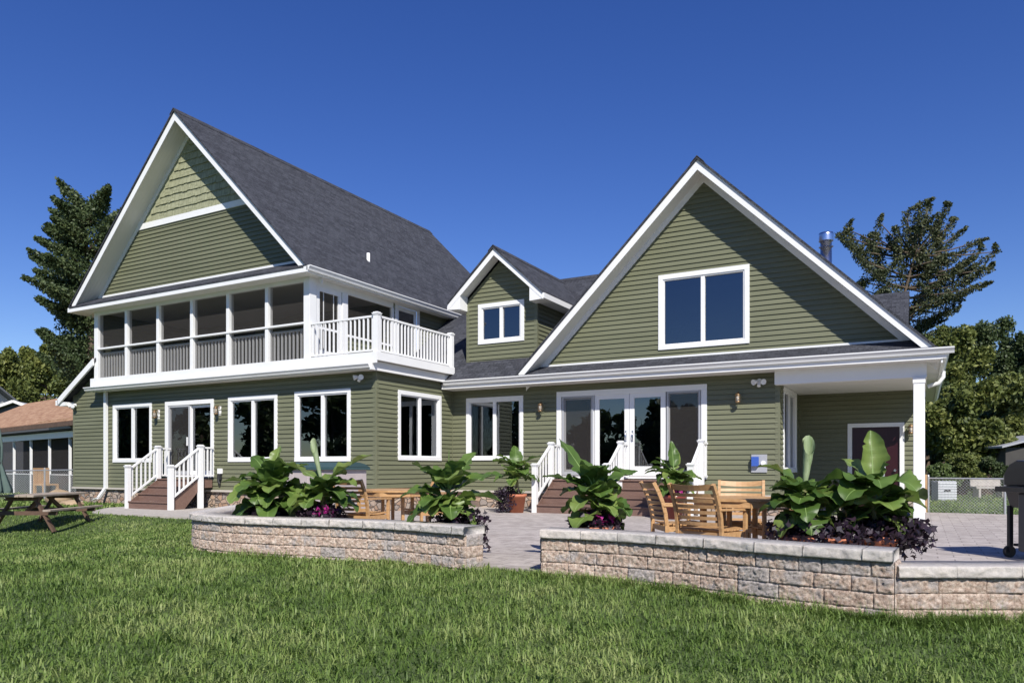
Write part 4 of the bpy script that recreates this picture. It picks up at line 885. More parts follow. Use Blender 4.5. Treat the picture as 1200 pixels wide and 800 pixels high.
def rolled_leaf(b, base, top, r0, r1, seed=0):                    # young leaf still rolled up
    base, top = Vector(base), Vector(top); n_ = 12; rows = []; ax = (top-base).normalized(); s_ = ax.orthogonal().normalized(); t_ = ax.cross(s_)
    for i in range(n_+1):
        f = i/n_; r_ = r0*.5+(r1-r0*.5)*f**.75; c = base.lerp(top, f)
        rows.append([c+(s_*math.cos(a)+t_*math.sin(a))*r_*(1+.50*k/15*f)*(1+.05*math.sin(i*2+k))+ax*(.10*f**4*math.cos(a-.6)) for k, a in ((k, k*2*math.pi/12) for k in range(16))])
    b.grid(rows, 0, True)
def cluster(name, mat_, cen, rad, n_, size, parent, flat=1.0, shell=0.0, lobes=False, down=0):
    c = np.array(cen); d = RNG.normal(size=(n_,3)); d /= np.linalg.norm(d, axis=1)[:, None]; rr = (shell+(1-shell)*RNG.random(n_)**.5)[:, None]
    p = c+d*rr*np.array(rad); p[:, 2] -= down*RNG.random(n_)**2
    a = RNG.random((n_,3))*2-1+d*.6; a /= np.linalg.norm(a, axis=1)[:, None]; t = np.cross(a, RNG.normal(size=(n_,3))); t /= np.linalg.norm(t, axis=1)[:, None]; s = np.cross(a, t)
    sz = (size*(.6+.8*RNG.random(n_)))[:, None]
    if lobes:  # pointed five point leaf
        V_ = np.stack([p-t*sz*.5, p+s*sz*.55-t*sz*.1+a*sz*.1, p+s*sz*.2+t*sz*.1, p+t*sz*.8, p-s*sz*.2+t*sz*.1, p-s*sz*.55-t*sz*.1+a*sz*.1], 1); k = 6
    else: V_ = np.stack([p-t*sz*.5, p+s*sz*.35, p+t*sz*.6, p-s*sz*.35], 1); k = 4
    return np_mesh(name, V_.reshape(-1,3), np.arange(n_*k), np.full(n_, k), mat_, parent, attr=np.repeat(RNG.random(n_), k))
def setrnd(o, val):
    nv = len(o.data.vertices); k = np.arange(nv)//5 + np.array([1.6,.8,0,.8,1.6])[np.arange(nv) % 5]; al = o.data.attributes.new('along', 'FLOAT', 'POINT'); al.data.foreach_set('value', k.astype(np.float32))
    a = o.data.attributes.new('rnd', 'FLOAT', 'POINT'); a.data.foreach_set('value', np.full(len(o.data.vertices), val, dtype=np.float32))
def banana_pot(label, loc, leaves, ht, pot='terracotta', pr=.23, ph=.42, purple=1.0, flowers=0, scale=1.0, vine_side=0, vine_fall=.15, group=None, dry=False, seed=1, rz=0.0, roll=None, ls=1.0):
    T = empty('potted_banana_plant', loc, rz); tag(T, label, 'potted plant', group); r = random.Random(seed)
    b = MB(); b.lathe([(0,.0),(pr*.70,.0),(pr*.95,ph*.85),(pr*1.06,ph*.85),(pr*1.06,ph),(pr*.93,ph),(pr*.9,ph*.93)], (0,0,0), 24); b.build('flower_pot', M[pot], T)
    b = MB(); b.poly([(pr*.92*math.cos(t), pr*.92*math.sin(t), ph*.93) for t in [2*math.pi*i/20 for i in range(20)]]); b.build('soil', M['soil'], T)
    b = MB(); b.tube([(0,0,ph*.9),(.01,0,ph+ht*.3),(.0,.01,ph+ht*.6),(.01,0,ph+ht)], [.045*scale,.04*scale,.032*scale,.018*scale], 10)
    b.build('stem', M['stemm'], T)
    for i, (az, el, ln, wd, dr, zf, *ex) in enumerate(leaves):
        b = MB(); a = math.radians(az); z0 = ph+ht*zf; fold = ex[0] if ex else .35
        rib = leaf_mesh(b, (.02*math.cos(a), .02*math.sin(a), z0), a, math.radians(el), ln*ls, wd, math.radians(dr), fold, .12, 12, .07, seed*31+i)
        o = b.build('leaf', M['banana'], T); setrnd(o, r.random())
        b = MB(); b.tube([p+Vector((0,0,-.002)) for p in rib], [.011*(1-.85*k/len(rib)) for k in range(len(rib))], 5); b.build('midrib', M['rib'], o)
    if roll: b = MB(); rolled_leaf(b, (0,0,ph+ht*.8), roll[0], .02, roll[1]); b.build('rolled_leaf', M['roll'], T)
    if purple:
        cluster('purple_vine', M['purple'], (vine_side*.15, -vine_side*.0, ph+.06), (.30*purple, .26*purple, .13*purple), int(850*purple), .058, T, lobes=True, shell=.2, down=vine_fall)
    cluster('filler_foliage', M['vine'], (0,0,ph+.06), (.19,.19,.08), 90, .05, T)
    if flowers: cluster('petunia_blooms', M['flower'], (.06,-.08,ph+.09), (.20,.16,.07), flowers, .05, T, lobes=True)
    if dry: 
        b = MB(); leaf_mesh(b, (0,0,ph+ht*.35), math.radians(185), math.radians(0), .26, .12, math.radians(120), .8, .3, 10, .15, seed); o = b.build('dry_leaf', M['dryleaf'], T); setrnd(o, .6)
    return T
# azimuths are given in the camera's frame (0 = photo right, 90 = away) by turning the pot with rz = A
def leaves_(n_, r, el0=65, ln=.55, wd=.24, seed=0):
    q = random.Random(seed); out = []
    for i in range(n_):
        t = i/max(1, n_-1); out.append((q.random()*30+i*137.5, el0*(1-t)+5*t+q.uniform(-8,8), ln*q.uniform(.8,1.15), wd*q.uniform(.85,1.15), 50+40*t, 1-.75*t)) 
    return out
def ring(n_, seed, el=20, ln=.42, wd=.25, z0=.3, z1=.8, dr=70):
    q = random.Random(seed); n_ = int(n_*1.9); ln *= 1.08; return [(i*360/n_+q.uniform(-25,25), el+q.uniform(-35,35), ln*q.uniform(.75,1.2), wd*q.uniform(.85,1.2), dr+q.uniform(-20,25), z0+(z1-z0)*q.random()) for i in range(n_)]
grp = 'potted banana plants standing on the patio'
banana_pot('bushy banana plant in a terracotta pot, leftmost behind the left stone wall', atz(318, 9.9, 0), [(150,60,.5,.24,45,.95),(80,75,.5,.22,30,1,.6),(185,25,.55,.26,40,.8),(20,50,.5,.24,50,.9),(300,35,.45,.24,60,.8)]+ring(12, 3)+ring(5, 44, el=55, ln=.42, wd=.28, z0=.7, z1=1.0, dr=60), .44, seed=1, rz=A, vine_fall=.15, group=grp, purple=1.1)
banana_pot('banana plant with a tall rolled leaf and magenta blooms, in front of the storage box', atz(378, 9.6, 0), [(160,28,.85,.33,25,.9),(22,38,.80,.34,22,.88),(0,10,.55,.24,70,.6),(330,5,.45,.26,80,.55),(200,5,.5,.26,80,.6),(60,40,.5,.24,60,.8)]+ring(8, 5, z0=.3, z1=.7), .52, seed=2, ls=.80, rz=A, roll=((-.12,0,1.36),.036), flowers=90, group=grp, purple=1.1)
banana_pot('big banana plant beside the end of the left stone wall, dark vine spilling over', atz(525, 8.65, 0), [(150,42,.66,.30,30,.85),(52,50,.66,.26,15,.9,.4),(20,30,.72,.30,35,.8),(5,12,.66,.30,45,.65),(175,20,.6,.26,60,.7),(200,-5,.55,.25,60,.5),(90,80,.55,.03,5,.8,1.2),(320,-10,.5,.26,70,.5),(240,15,.5,.26,60,.6),(280,0,.45,.24,70,.55)]+ring(6, 8, el=5, z0=.25, z1=.8)+ring(4, 43, el=45, ln=.42, wd=.28, z0=.7, z1=1.0, dr=70), .44, seed=3, ls=.84, rz=A, flowers=25, vine_side=1, vine_fall=.38, group=grp, purple=1.15, dry=True)
banana_pot('banana plant with two long raised leaves at the start of the right stone wall', atz(697, 8.3, 0), [(128,50,.80,.26,18,.85,.3),(28,26,.58,.20,18,.85,.4),(158,34,.62,.22,45,.72),(60,60,.4,.2,50,.8),(340,0,.42,.22,70,.6),(20,10,.42,.2,50,.55),(300,-5,.36,.2,60,.6),(230,10,.38,.2,80,.6)]+ring(9, 13, el=5, ln=.34, z0=.2, z1=.85)+ring(4, 45, el=45, ln=.34, wd=.24, z0=.7, z1=1.0, dr=80), .48, seed=4, ls=.93, rz=A, flowers=110, group=grp, purple=1.0, dry=True)
banana_pot('banana plant with one upright rolled leaf in front of the corner of the covered porch', atz(942, 7.35, 0), [(148,55,.50,.24,70,.85),(35,40,.40,.24,80,.75),(170,8,.42,.22,60,.6),(10,15,.38,.20,60,.5),(210,-20,.4,.22,60,.5),(320,-15,.38,.2,60,.45),(250,5,.4,.22,80,.6)]+ring(8, 17, el=0, ln=.34, z0=.25, z1=.95)+ring(3, 41, el=30, ln=.34, wd=.28, z0=.6, z1=.9, dr=80), .48, seed=5, ls=.92, rz=A, roll=((.05,0,1.30),.044), group=grp, purple=1.25, vine_side=0)
banana_pot('tallest banana plant, broad upright leaves in front of the maroon door', atz(1024, 7.2, 0), [(80,82,.52,.26,8,.95,.8),(128,62,.42,.24,45,.85),(160,35,.50,.32,85,.85),(25,45,.46,.28,80,.75),(5,14,.52,.26,45,.7),(350,-15,.45,.24,50,.5),(250,40,.45,.30,100,.85),(185,5,.5,.26,70,.65),(200,-20,.45,.24,60,.5)]+ring(9, 23, el=0, ln=.36, z0=.25, z1=.95)+ring(3, 47, el=30, ln=.38, wd=.32, z0=.6, z1=.9, dr=80), .50, seed=6, ls=.94, rz=A, group=grp, purple=1.35, vine_side=1)
banana_pot('small bushy banana plant in an orange terracotta pot left of the wide stairs', (-8.42,15.45,0), [(100,75,.5,.26,35,.9),(20,40,.6,.28,45,.85),(165,35,.55,.28,60,.85),(0,5,.5,.26,60,.6),(190,5,.5,.26,60,.6),(300,20,.45,.25,70,.7)]+ring(10, 29, ln=.42, z0=.45, z1=.9), .72, seed=7, rz=A, pr=.23, ph=.44, group=grp, vine_side=-1.4, vine_fall=.45, purple=1.1)
banana_pot('banana plant in a dark red glazed pot at the right side of the wide stairs', (-4.52,15.15,0), [(95,82,.55,.22,15,1,.5),(70,68,.5,.2,30,.9),(160,25,.55,.24,60,.75),(10,15,.55,.24,50,.65),(130,55,.5,.22,50,.85),(300,30,.5,.24,80,.7)]+ring(14, 31, ln=.42, wd=.2, z0=.3, z1=.95), .52, seed=8, rz=A, pot='redglaze', pr=.25, ph=.50, flowers=60, group=grp, purple=.6)
# low dark vine bed between the two right pots
o = atz(980, 7.25, 0); T = empty('flower_pot', o); tag(T, 'low terracotta bowl of dark purple vine between the two right banana plants', 'potted plant')
b = MB(); b.lathe([(0,0),(.17,0),(.22,.36),(.24,.36),(.24,.40),(.21,.40),(.2,.37)], n=22); b.build('bowl', M['terracotta'], T); cluster('purple_vine', M['purple'], (0,0,.45), (.42,.3,.17), 1400, .058, T, lobes=True, shell=.2, down=.1)

# ---------------------------------------------------------------- picnic table and umbrella (left lawn)
pc = atz(0, 12.6, 0)+Rv*.05; pc.x, pc.y = (Fv*15.7+Rv*-9.9).x, (Fv*15.7+Rv*-9.9).y
PT = empty('picnic_table', (pc.x, pc.y, float(gz(np.array(pc.x), np.array(pc.y)))-.02), A); tag(PT, 'weathered wooden picnic table on the lawn at the left edge', 'picnic table')
b = MB()
for i in range(5): b.box(-.37+i*.15, -.37+i*.15+.14, -.95, .95, .71, .75)
b.build('tabletop', M['weathered'], PT, .004)
for x in (-.72, .55): b = MB(); b.box(x, x+.155, -.95, .95, .42, .46); b.build('bench', M['weathered'], PT, .004)
for y in (-.68, .68):
    b = MB(); b.beam((-.62,y,0),(-.22,y,.70), .04, .10, (0,1,0)); b.beam((.62,y,0),(.22,y,.70), .04, .10, (0,1,0)); b.box(-.70,.70,y-.06,y-.02,.34,.42); b.box(-.34,.34,y-.06,y-.02,.63,.71); b.build('leg_frame', M['darkwood'], PT)
b = MB(); b.beam((0,-.62,.38),(0,-.1,.70), .04, .08); b.beam((0,.62,.38),(0,.1,.70), .04, .08); b.build('brace', M['darkwood'], PT)
up = Fv*14.6+Rv*-10.17; U_ = empty('patio_umbrella', (up.x, up.y, float(gz(np.array(up.x), np.array(up.y)))), 0); tag(U_, 'closed faded green umbrella cut off by the left edge', 'umbrella')
b = MB(); rows = []
for i, (z, r) in enumerate([(2.35,.02),(2.2,.05),(1.8,.10),(1.55,.10),(1.45,.085),(1.2,.15),(.92,.24),(.86,.23)]): rows.append([Vector((r*(1+.25*math.cos(8*t+i*.3))*math.cos(t), r*(1+.25*math.cos(8*t+i*.3))*math.sin(t), z)) for t in [2*math.pi*k/40 for k in range(40)]])
b.grid(rows, 0, True, True); b.build('canopy', M['umbrella'], U_); b = MB(); b.tube([(0,0,0),(0,0,2.42)], .02); b.build('pole', M['weathered'], U_)
b = MB(); b.lathe([(.09,1.42),(.095,1.47)], n=14); b.build('strap', M['blackmatte'], U_)

# ---------------------------------------------------------------- fences
def chain_fence(name, label, p, q, ht, posts, cell=.07, r=.0028):
    p, q = Vector(p), Vector(q); T = wempty(name, tuple((p+q)/2)); tag(T, label, 'fence', 'chain link fences'); d = q-p; L = d.length; z = Vector((0,0,1))
    for t in posts: b = MB(); c = p+d*t; b.tube([c, c+z*(ht+.05)], .028, 8); b.lathe([(.032,ht+.05),(.02,ht+.085),(0,ht+.09)], c, 8); b.build('fence_post', M['galv'], T)
    b = MB(); b.tube([p+z*ht, q+z*ht], .019, 8); b.build('top_rail', M['galv'], T); b = MB(); n_ = int((L+ht)/cell)
    for i in range(n_):
        s = i*cell
        for sg_ in (0, 1):
            a0, z0_ = (s, .03) if s <= L else (L, .03+s-L); a1 = s-ht if s-ht >= 0 else 0; z1_ = ht if s-ht >= 0 else s+.03
            if z1_ <= z0_: continue
            P0 = p+d*((a0 if not sg_ else L-a0)/L)+z*z0_; P1 = p+d*((a1 if not sg_ else L-a1)/L)+z*min(ht, z1_); b.tube([P0, P1], r, 3, cap=False)
    b.build('wire_mesh', M['galv'], T); return T
chain_fence('chain_link_fence', 'low chain link fence at the back of the patio by the porch column', (.14,20.6,-.05), (1.72,20.35,-.05), .86, (0, .97))
chain_fence('chain_link_fence', 'chain link fence across the lawn beside the left end of the house', (-26.8,13.2,-.10), (-23.75,14.6,-.05), 1.05, (0,.5,.98), .08, .003)
b = MB(); b.box(.02,.12,20.42,20.5,-.05,.9); b.box(.02,.12,20.5,20.56,.1,.3); tag(b.build('wooden_post', M['rawwood'], None, .004), 'short raw wood post behind the porch column', 'post')
T = empty('utility_cabinet', at(1110, 547, 24.5)-Vector((0,0,H)), A); tag(T, 'white louvred cabinet standing behind the chain link fence', 'cabinet')
b = MB(); b.box(-.30,.30,0,.4,-.05,.62); b.build('cabinet_body', M['plastic'], T, .01); b = MB()
for i in range(7): b.box(-.31,.31,-.02,.0,.02+i*.085,.07+i*.085)
b.build('louvres', mat('pale_louvres', (.6,.61,.63), .5), T); b = MB(); b.box(-.12,.10,-.024,-.02,.27,.33); b.build('label_plate', M['blackmatte'], T)
T = empty('stone_bench', at(1158, 547, 27)-Vector((0,0,H)), A); tag(T, 'pale grey slab bench on the far lawn behind the fence', 'bench'); b = MB(); b.box(-.55,.55,-.2,.2,.30,.37); b.build('seat', M['concrete'], T)
b = MB(); b.box(-.55,.55,.16,.22,.38,.68); b.build('backrest', M['concrete'], T)
for x in (-.45,.4): b = MB(); b.box(x,x+.08,-.18,.18,-.05,.30); b.build('leg', M['concrete'], T)
# left: boulder, barrel chairs
def rock(label, loc, s, seed):
    b = MB(); rows = []; 
    for i in range(9):
        th = math.pi*i/8; rows.append([])
        for k in range(14):
            ph = 2*math.pi*k/14; d = Vector((math.sin(th)*math.cos(ph), math.sin(th)*math.sin(ph), math.cos(th))); r = 1+.28*mnoise.noise(d*1.6+Vector((seed,0,0))); rows[-1].append(Vector((d.x*s[0]*r, d.y*s[1]*r, d.z*s[2]*r)))
    b.grid(rows, 0, True, True); o = b.build('boulder', M['rock']); o.location = loc; tag(o, label, 'boulder', 'garden boulders')
rock('round tan boulder behind the picnic table', atz(70, 22.3, .12), (.40,.35,.32), 2); rock('flat tan boulder by the left foundation corner', atz(84, 21.6, -.02), (.42,.3,.15), 5)
T = empty('wooden_chair', atz(54, 27.5, 0), A+1.2); tag(T, 'rustic raw wood chair in front of the neighbouring screened porch', 'chair'); b = MB(); b.box(-.3,.3,-.28,.28,.40,.46); b.build('seat', M['rawwood'], T)
b = MB(); [b.box(-.3+i*.155,-.3+i*.155+.14,.24,.28,.46,1.05) for i in range(4)]; b.build('backrest', M['rawwood'], T)
for x in (-.3,.22):
    for y in (-.28,.2): b = MB(); b.box(x,x+.08,y,y+.08,0,.40); b.build('leg', M['rawwood'], T)

# ---------------------------------------------------------------- neighbouring houses, shed
Q0 = atz(-40, 36.5, 0); Q1 = atz(120, 25.5, 0); d = (Q1-Q0).normalized(); nn = Vector((d.y, -d.x, 0)); Ln = (Q1-Q0).length
NH = empty('neighbour_house', Q0, math.atan2(d.y, d.x)); tag(NH, 'low house with a brown shingle roof and dark screened porch at the left', 'house')
b = MB(); b.prism([(-1,-.6,2.72),(Ln+1,-.6,2.72),(Ln+1,2.9,4.45),(-1,2.9,4.45)], (0,0,-.12)); b.prism([(-1,6.4,2.72),(Ln+1,6.4,2.72),(Ln+1,2.9,4.45),(-1,2.9,4.45)], (0,0,-.12)); b.build('roof', M['brownroof'], NH)
b = MB(); b.prism([(Ln-4.6,-.55,2.80),(Ln+1.0,-.55,2.80),(Ln+1.0,5.5,5.1),(Ln-2.6,5.5,5.1)], (0,0,-.1)); b.build('roof', M['brownroof'], NH)
b = MB(); b.box(-1,Ln+1,-.66,-.58,2.52,2.68); b.build('gutter', M['darkwood'], NH); b = MB(); b.box(-.5,Ln+1,-.30,-.22,2.15,2.38); b.box(-.5,Ln+1,-.22,.3,2.36,2.40); b.build('fascia', M['white'], NH)
b = MB(); b.box(-.5,Ln+1,2.6,2.7,0,2.6); b.box(-.5,Ln+1,-.5,2.7,2.42,2.46); b.build('wall', M['greysiding'], NH)
b = MB(); b.box(-.5,Ln+1,-.20,-.16,0,.78); b.build('porch_skirt', M['darkgrey'], NH)
for i in range(9):
    x = -.3+i*Ln/8; b = MB(); b.box(x-.035,x+.035,-.24,-.16,0,2.15); b.build('porch_post', M['white'], NH)
b = MB(); b.box(-.5,Ln+1,-.22,-.19,.78,.815); b.build('porch_rail', M['white'], NH); b = MB(); b.poly([(-.5,-.12,.8),(Ln+1,-.12,.8),(Ln+1,-.12,2.15),(-.5,-.12,2.15)]); b.build('insect_screen', M['screen'], NH)
p = atz(-62, 52, 0); B2 = empty('distant_house', p, A+1.35); tag(B2, 'grey roofed pale house beyond the brown roof', 'house')
b = MB(); b.prism([(-3.4,-4,4.9),(0,-4,7.0),(0,8,7.0),(-3.4,8,4.9)], (0,0,-.15)); b.prism([(3.4,-4,4.9),(0,-4,7.0),(0,8,7.0),(3.4,8,4.9)], (0,0,-.15)); b.build('roof', mat('grey_shingles', (.16,.165,.17), .9), B2)
b = MB(); b.prism([(-3.2,-3.5,0),(3.2,-3.5,0),(3.2,-3.5,4.9),(0,-3.5,6.8),(-3.2,-3.5,4.9)], (0,11,0)); b.build('wall', mat('pale_siding', (.5,.5,.48), .7), B2)
p = atz(20, 47, 0); B3 = empty('distant_garage', p, A+.2); tag(B3, 'small white gabled roof peeking above the brown roof', 'garage')
b = MB(); b.prism([(-1.9,-1,4.35),(0.2,-1,5.2),(.2,6,5.2),(-1.9,6,4.35)], (0,0,-.1)); b.prism([(2.3,-1,4.35),(.2,-1,5.2),(.2,6,5.2),(2.3,6,4.35)], (0,0,-.1)); b.build('roof', mat('pale_roof', (.45,.45,.46), .8), B3)
b = MB(); b.beam((-1.95,-1.05,4.3),(.2,-1.05,5.17), .05, .16); b.beam((2.35,-1.05,4.3),(.2,-1.05,5.17), .05, .16); b.build('rake_board', M['white'], B3)
b = MB(); b.prism([(-1.7,-.7,0),(2.1,-.7,0),(2.1,-.7,4.3),(.2,-.7,5.0),(-1.7,-.7,4.3)], (0,6,0)); b.build('wall', M['darkgrey'], B3)
p = atz(1205, 31, 0); SH = empty('garden_shed', p, A-.2); tag(SH, 'dark garden shed with a pale roof edge at the right edge', 'shed'); b = MB(); b.box(-.85,2.6,0,3,-.1,1.9); b.build('wall', M['greysiding'], SH)
b = MB(); b.prism([(-1.1,-.3,1.88),(.9,-.3,2.42),(.9,3.3,2.42),(-1.1,3.3,1.88)], (0,0,.08)); b.prism([(2.9,-.3,1.88),(.9,-.3,2.42),(.9,3.3,2.42),(2.9,3.3,1.88)], (0,0,.08)); b.build('roof', M['plastic'], SH)

# ---------------------------------------------------------------- trees
def leafcloud(segs, density, size, rng, aniso=(1,1,1), per=None):
    PP = []
    for (p, q, r0, r1, wt) in segs:
        n_ = max(8, int(density*wt)); t = rng.random(n_); c = np.array(p)[None]*(1-t)[:, None]+np.array(q)[None]*t[:, None]
        r = r0+(r1-r0)*t; d = rng.normal(size=(n_,3)); d /= np.linalg.norm(d, axis=1)[:, None]
        PP.append(c+d*(r*rng.random(n_)**.45)[:, None]*np.array(aniso))
    p = np.concatenate(PP); n_ = len(p); a = rng.normal(size=(n_,3)); a[:, 2] += .5; a /= np.linalg.norm(a, axis=1)[:, None]
    t = np.cross(a, rng.normal(size=(n_,3))); t /= np.linalg.norm(t, axis=1)[:, None]; s = np.cross(a, t); sz = (size*(.55+.9*rng.random(n_)))[:, None]
    V_ = np.stack([p-t*sz*.6, p+s*sz*.32, p+t*sz*.6, p-s*sz*.32], 1)
    cl = np.sin(p[:, 0]*1.7+p[:, 2]*2.3)*np.sin(p[:, 1]*1.9+p[:, 2])*.25+.5
    return V_.reshape(-1,3), np.repeat(np.clip(cl+rng.normal(size=n_)*.2, 0, 1), 4), n_
def tree(name, label, cat, base, trunk, segs, density, size, mat_, group=None, aniso=(1,1,1), seed=1, tr=.25):
    base = Vector(base); T = wempty(name, tuple(base)); tag(T, label, cat, group); rng = np.random.default_rng(seed)
    b = MB(); k = len(trunk); b.tube([base]+trunk, [tr*(1-.8*i/k) for i in range(k+1)], 8)
    top = trunk[-1]
    allp = [base]+trunk
    for (p, q, r0, r1, wt) in segs:
        p_, q_ = Vector(p), Vector(q)
        s0 = min((a.lerp(c, f) for a, c in zip(allp, allp[1:]) for f in (0,.25,.5,.75,1)), key=lambda w_: (w_-p_).length+.3*abs(w_.z-p_.z+.5))
        if (p_-s0).length < 8: b.tube([s0, s0.lerp(p_, .6)+Vector((0,0,-.1)), p_, p_.lerp(q_, .85)], [tr*.30, tr*.18, tr*.10, tr*.03], 5, cap=False)
    b.build('trunk', M['bark'], T)
    v, a, n_ = leafcloud(segs, density, size, rng, aniso); np_mesh('crown', v, np.arange(n_*4), np.full(n_, 4), mat_, T, attr=a); return T
# big tree behind the left gable: up-swept limbs, feathery left side
D0 = 41; rr = random.Random(4); tb = atz(112, D0, 0)
trk = [at(112,470,D0), at(108,400,D0), at(104,330,D0), at(98,262,D0)]
segs = []
for i in range(46):
    v = 250+200*i/46+rr.uniform(-8,8); side = 1 if i % 3 == 0 else -1; dep = rr.uniform(-3.5,3.5)
    reach = (28+42*min(1,(v-232)/110)) * (1 if v < 380 else .8)
    u0 = 104; u1 = u0+side*reach*rr.uniform(.75,1.1) if side < 0 else u0+reach*rr.uniform(.5,1.0)
    if 395 < v < 412 and side < 0: continue
    p = at(u0+side*8, v, D0+dep*.3); q = at(u1, v-24-rr.uniform(0,16), D0+dep); segs.append((p, q, .75, .14, 1.0))
segs += [(at(92,262,D0), at(92,234,D0), .9,.25, 1), (at(105,270,D0), at(108,240,D0), .9,.3, 1), (at(120,290,D0), at(128,256,D0), .9,.3,1), (at(104,300,D0), at(104,440,D0), 1.0,1.6, 4), (at(88,350,D0), at(92,440,D0), 1.0,1.3, 3)]
tree('shade_tree', 'tall dark green tree with feathery limbs behind the left gable', 'tree', tb, trk, segs, 1150, .14, M['treeleaf'], seed=2, tr=.45)
# wind-shaped pine at the right
D1 = 44; tb = atz(1075, D1, 0); trk = [at(1068,470,D1), at(1062,400,D1), at(1058,350,D1), at(1072,300,D1)]; segs = []
L_ = [((1060,350),(1002,300)),((1040,330),(985,275)),((1020,320),(992,268)),((1035,320),(1020,275)),((1030,345),(1030,260)),((1055,330),(1050,268)),((1062,320),(1062,250)),((1066,300),(1078,240)),((1072,300),(1088,242)),((1075,310),(1112,240)),((1078,315),(1118,258)),((1080,320),(1122,275)),((1078,335),(1140,285)),((1085,345),(1150,292)),((1090,350),(1167,295)),((1085,355),(1160,315)),((1075,362),(1150,335)),((1075,368),(1128,345)),((1072,380),(1118,365)),((1062,372),(1084,340)),((1066,390),(1092,380)),((1060,400),(1085,400)),((1060,340),(1078,300)),((1052,360),(1030,345)),((1062,360),(1060,410)),((1070,420),(1090,430)),((1080,330),(1105,300)),((1090,340),(1130,310)),((1012,330),(1000,345))]
for i, (p, q) in enumerate(L_):
    dep = rr.uniform(-2.5,2.5); a, c = at(*p, D1+dep*.3), at(*q, D1+dep); segs.append((a, c, .42, .30, 1.0))
    m_ = a.lerp(c, .5); segs.append((m_, m_+Vector((rr.uniform(-1.2,1.6), rr.uniform(-1,1), rr.uniform(.3,1.3))), .38, .22, .5)); segs.append((c, c+Vector((rr.uniform(-.2,.9), 0, rr.uniform(.0,.6))), .28, .1, .25))
tree('pine_tree', 'wind shaped pine with sweeping limbs behind the right gable', 'tree', tb, trk, segs, 900, .12, M['pine'], seed=5, aniso=(1,1,.8), tr=.24)
# background trees
def blob_tree(name, label, u, D, vt, wpx, mat_, seed, group, dens=2600, size=.38, base_v=None, cat='tree'):
    r = random.Random(seed); top = at(u, vt, D); R0 = wpx/FPX*D/2; b_ = atz(u, D, 0); hgt = top.z; segs = []
    for i in range(22):
        t = r.random()**.8; z = hgt*(.12+.80*t); rad = R0*(1.0-.55*max(0, t-.35)/.65)*r.uniform(.3,.95); an = r.uniform(0, 2*math.pi)
        c = Vector((b_.x+math.cos(an)*rad, b_.y+math.sin(an)*rad, z)); e = c+Vector((math.cos(an)*R0*.22, math.sin(an)*R0*.22, hgt*.09)); segs.append((c, e, R0*.34, R0*.16, 1))
    segs.append((Vector((b_.x,b_.y,hgt*.7)), Vector((b_.x,b_.y,hgt)), R0*.4, R0*.12, 1.2))
    return tree(name, label, cat, b_, [Vector((b_.x, b_.y, hgt*.35)), Vector((b_.x+.2, b_.y, hgt*.7))], segs, dens/7, size*.62, mat_, group, seed=seed, tr=.25)
g1 = 'trees behind the houses on the left'; g2 = 'trees beyond the right fence'
for i, (u, D, vt, w_, mm, lab) in enumerate([(10,60,412,80,'treeleaf2','yellowish leafy tree at the left edge behind the roofs'),(52,56,405,70,'treeleaf2','rounded green tree between the left edge and the tall feathery tree'),(95,58,398,80,'treeleaf','dark dense tree below the tall feathery tree'),(-60,62,400,110,'treeleaf2','leafy tree outside the left edge of the frame'),(150,60,420,90,'treeleaf','dark tree mostly hidden behind the left wing')]):
    blob_tree('leafy_tree', lab, u, D, vt, w_, M[mm], 40+i, g1, 7500, .42)
for i, (u, D, vt, w_, mm, lab) in enumerate([(1105,42,384,110,'treeleaf2','bushy yellow green tree just right of the porch corner'),(1150,50,380,110,'treeleaf','open topped tree with sky gaps at upper right'),(1195,46,392,90,'treeleaf','dark tree cut by the right edge of the frame'),(1130,34,455,110,'treeleaf2','lower broad leaved tree with sunlit yellow green sprays'),(1185,36,440,110,'treeleaf2','lower sunlit tree at the right edge above the shed'),(1240,40,400,120,'treeleaf','tree beyond the right edge of the frame'),(1085,38,450,80,'treeleaf','dark tree directly behind the porch column'),(1060,56,400,100,'treeleaf','dark tree hidden behind the right wing')]):
    blob_tree('leafy_tree', lab, u, D, vt, w_, M[mm], 60+i, g2, 8500, .30)
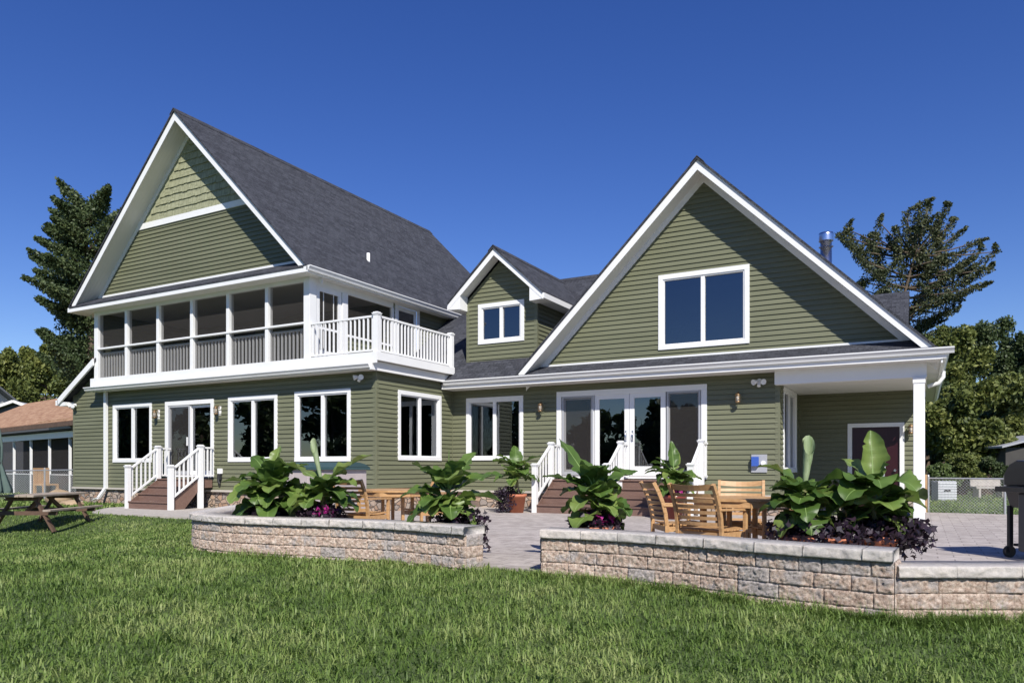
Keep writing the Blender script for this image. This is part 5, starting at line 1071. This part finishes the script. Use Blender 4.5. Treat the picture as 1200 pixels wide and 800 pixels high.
for i, (u, D, vt, w_, lab) in enumerate([(1125,29,535,55,'pale leaved shrub behind the chain link fence'),(1155,29,538,50,'green shrub left of the shed'),(1098,28,545,40,'dark shrub next to the porch column'),(1178,33,520,45,'tall shrub in front of the shed wall')]):
    blob_tree('garden_shrub', lab, u, D, vt, w_, M['treeleaf' if i % 2 else 'vine'] if i else M['treeleaf2'], 80+i, 'shrubs behind the fence', 5200, .13, cat='shrub')
# tree line behind the camera: seen only mirrored in the windows
r = random.Random(9)
proto = None
for i in range(38):
    x = -150+i*6.3+r.uniform(-1.5,1.5); y = -38+r.uniform(-5,5)
    if proto is None or i % 5 == 0:
        rng_h = r.uniform(7.4,9.6)+(4 if x < -55 else 0); segs = []
        for k in range(12):
            an = r.uniform(0,6.28); c = Vector((x+math.cos(an)*2, y+math.sin(an)*1.4, rng_h*(.15+.7*r.random()))); segs.append((c, c+Vector((math.cos(an),0,.8)), 1.9, 1.0, 1))
        proto = tree('garden_tree', 'leafy tree across the lawn behind the viewer', 'tree', (x,y,-.1), [Vector((x,y,rng_h*.5)), Vector((x,y,rng_h*.8))], segs, 300, .7, M['treeleaf'], 'trees behind the viewer', seed=100+i)
    else:
        c = copy_tree(proto); c.location = (x, y, -.1); c.rotation_euler.z = r.uniform(0,6.28); c.scale = (1,1,r.uniform(.8,1.15))
# tufts of weeds at the wall foot on the right
def tufts(label, pts):
    rr_ = random.Random(3); pts = [(x_+rr_.uniform(-.03,.03), y_) for x_, y_ in pts]
    for i, (x, y) in enumerate(pts):
        T = []; n_ = 70; v = []; 
        for k in range(n_):
            a = RNG.random()*6.28; h_ = .05+.15*RNG.random()**1.5; ln = .03+.12*RNG.random(); px, py = -math.sin(a), math.cos(a); z = float(gz(np.array(x), np.array(y)))
            bx, by = x+RNG.normal()*.09, y+RNG.normal()*.03; wd = .0035
            v += [(bx-px*wd,by-py*wd,z),(bx+px*wd,by+py*wd,z),(bx+math.cos(a)*ln,by+math.sin(a)*ln,z+h_*.9)]
        o = np_mesh('weed_tuft', np.array(v), np.arange(n_*3), np.full(n_, 3), M['grass'], attr=np.full(n_*3, .6)); tag(o, label, 'weed', 'weed tufts along the stone walls')
tufts('ragged weed tuft at the foot of a stone wall', [(-.62,6.12),(-.28,6.12),(-.02,6.18),(.12,6.25),(.33,6.38),(.52,6.5),(-1.35,6.32),(-1.0,6.22),(.22,6.3),(-.16,6.1)])
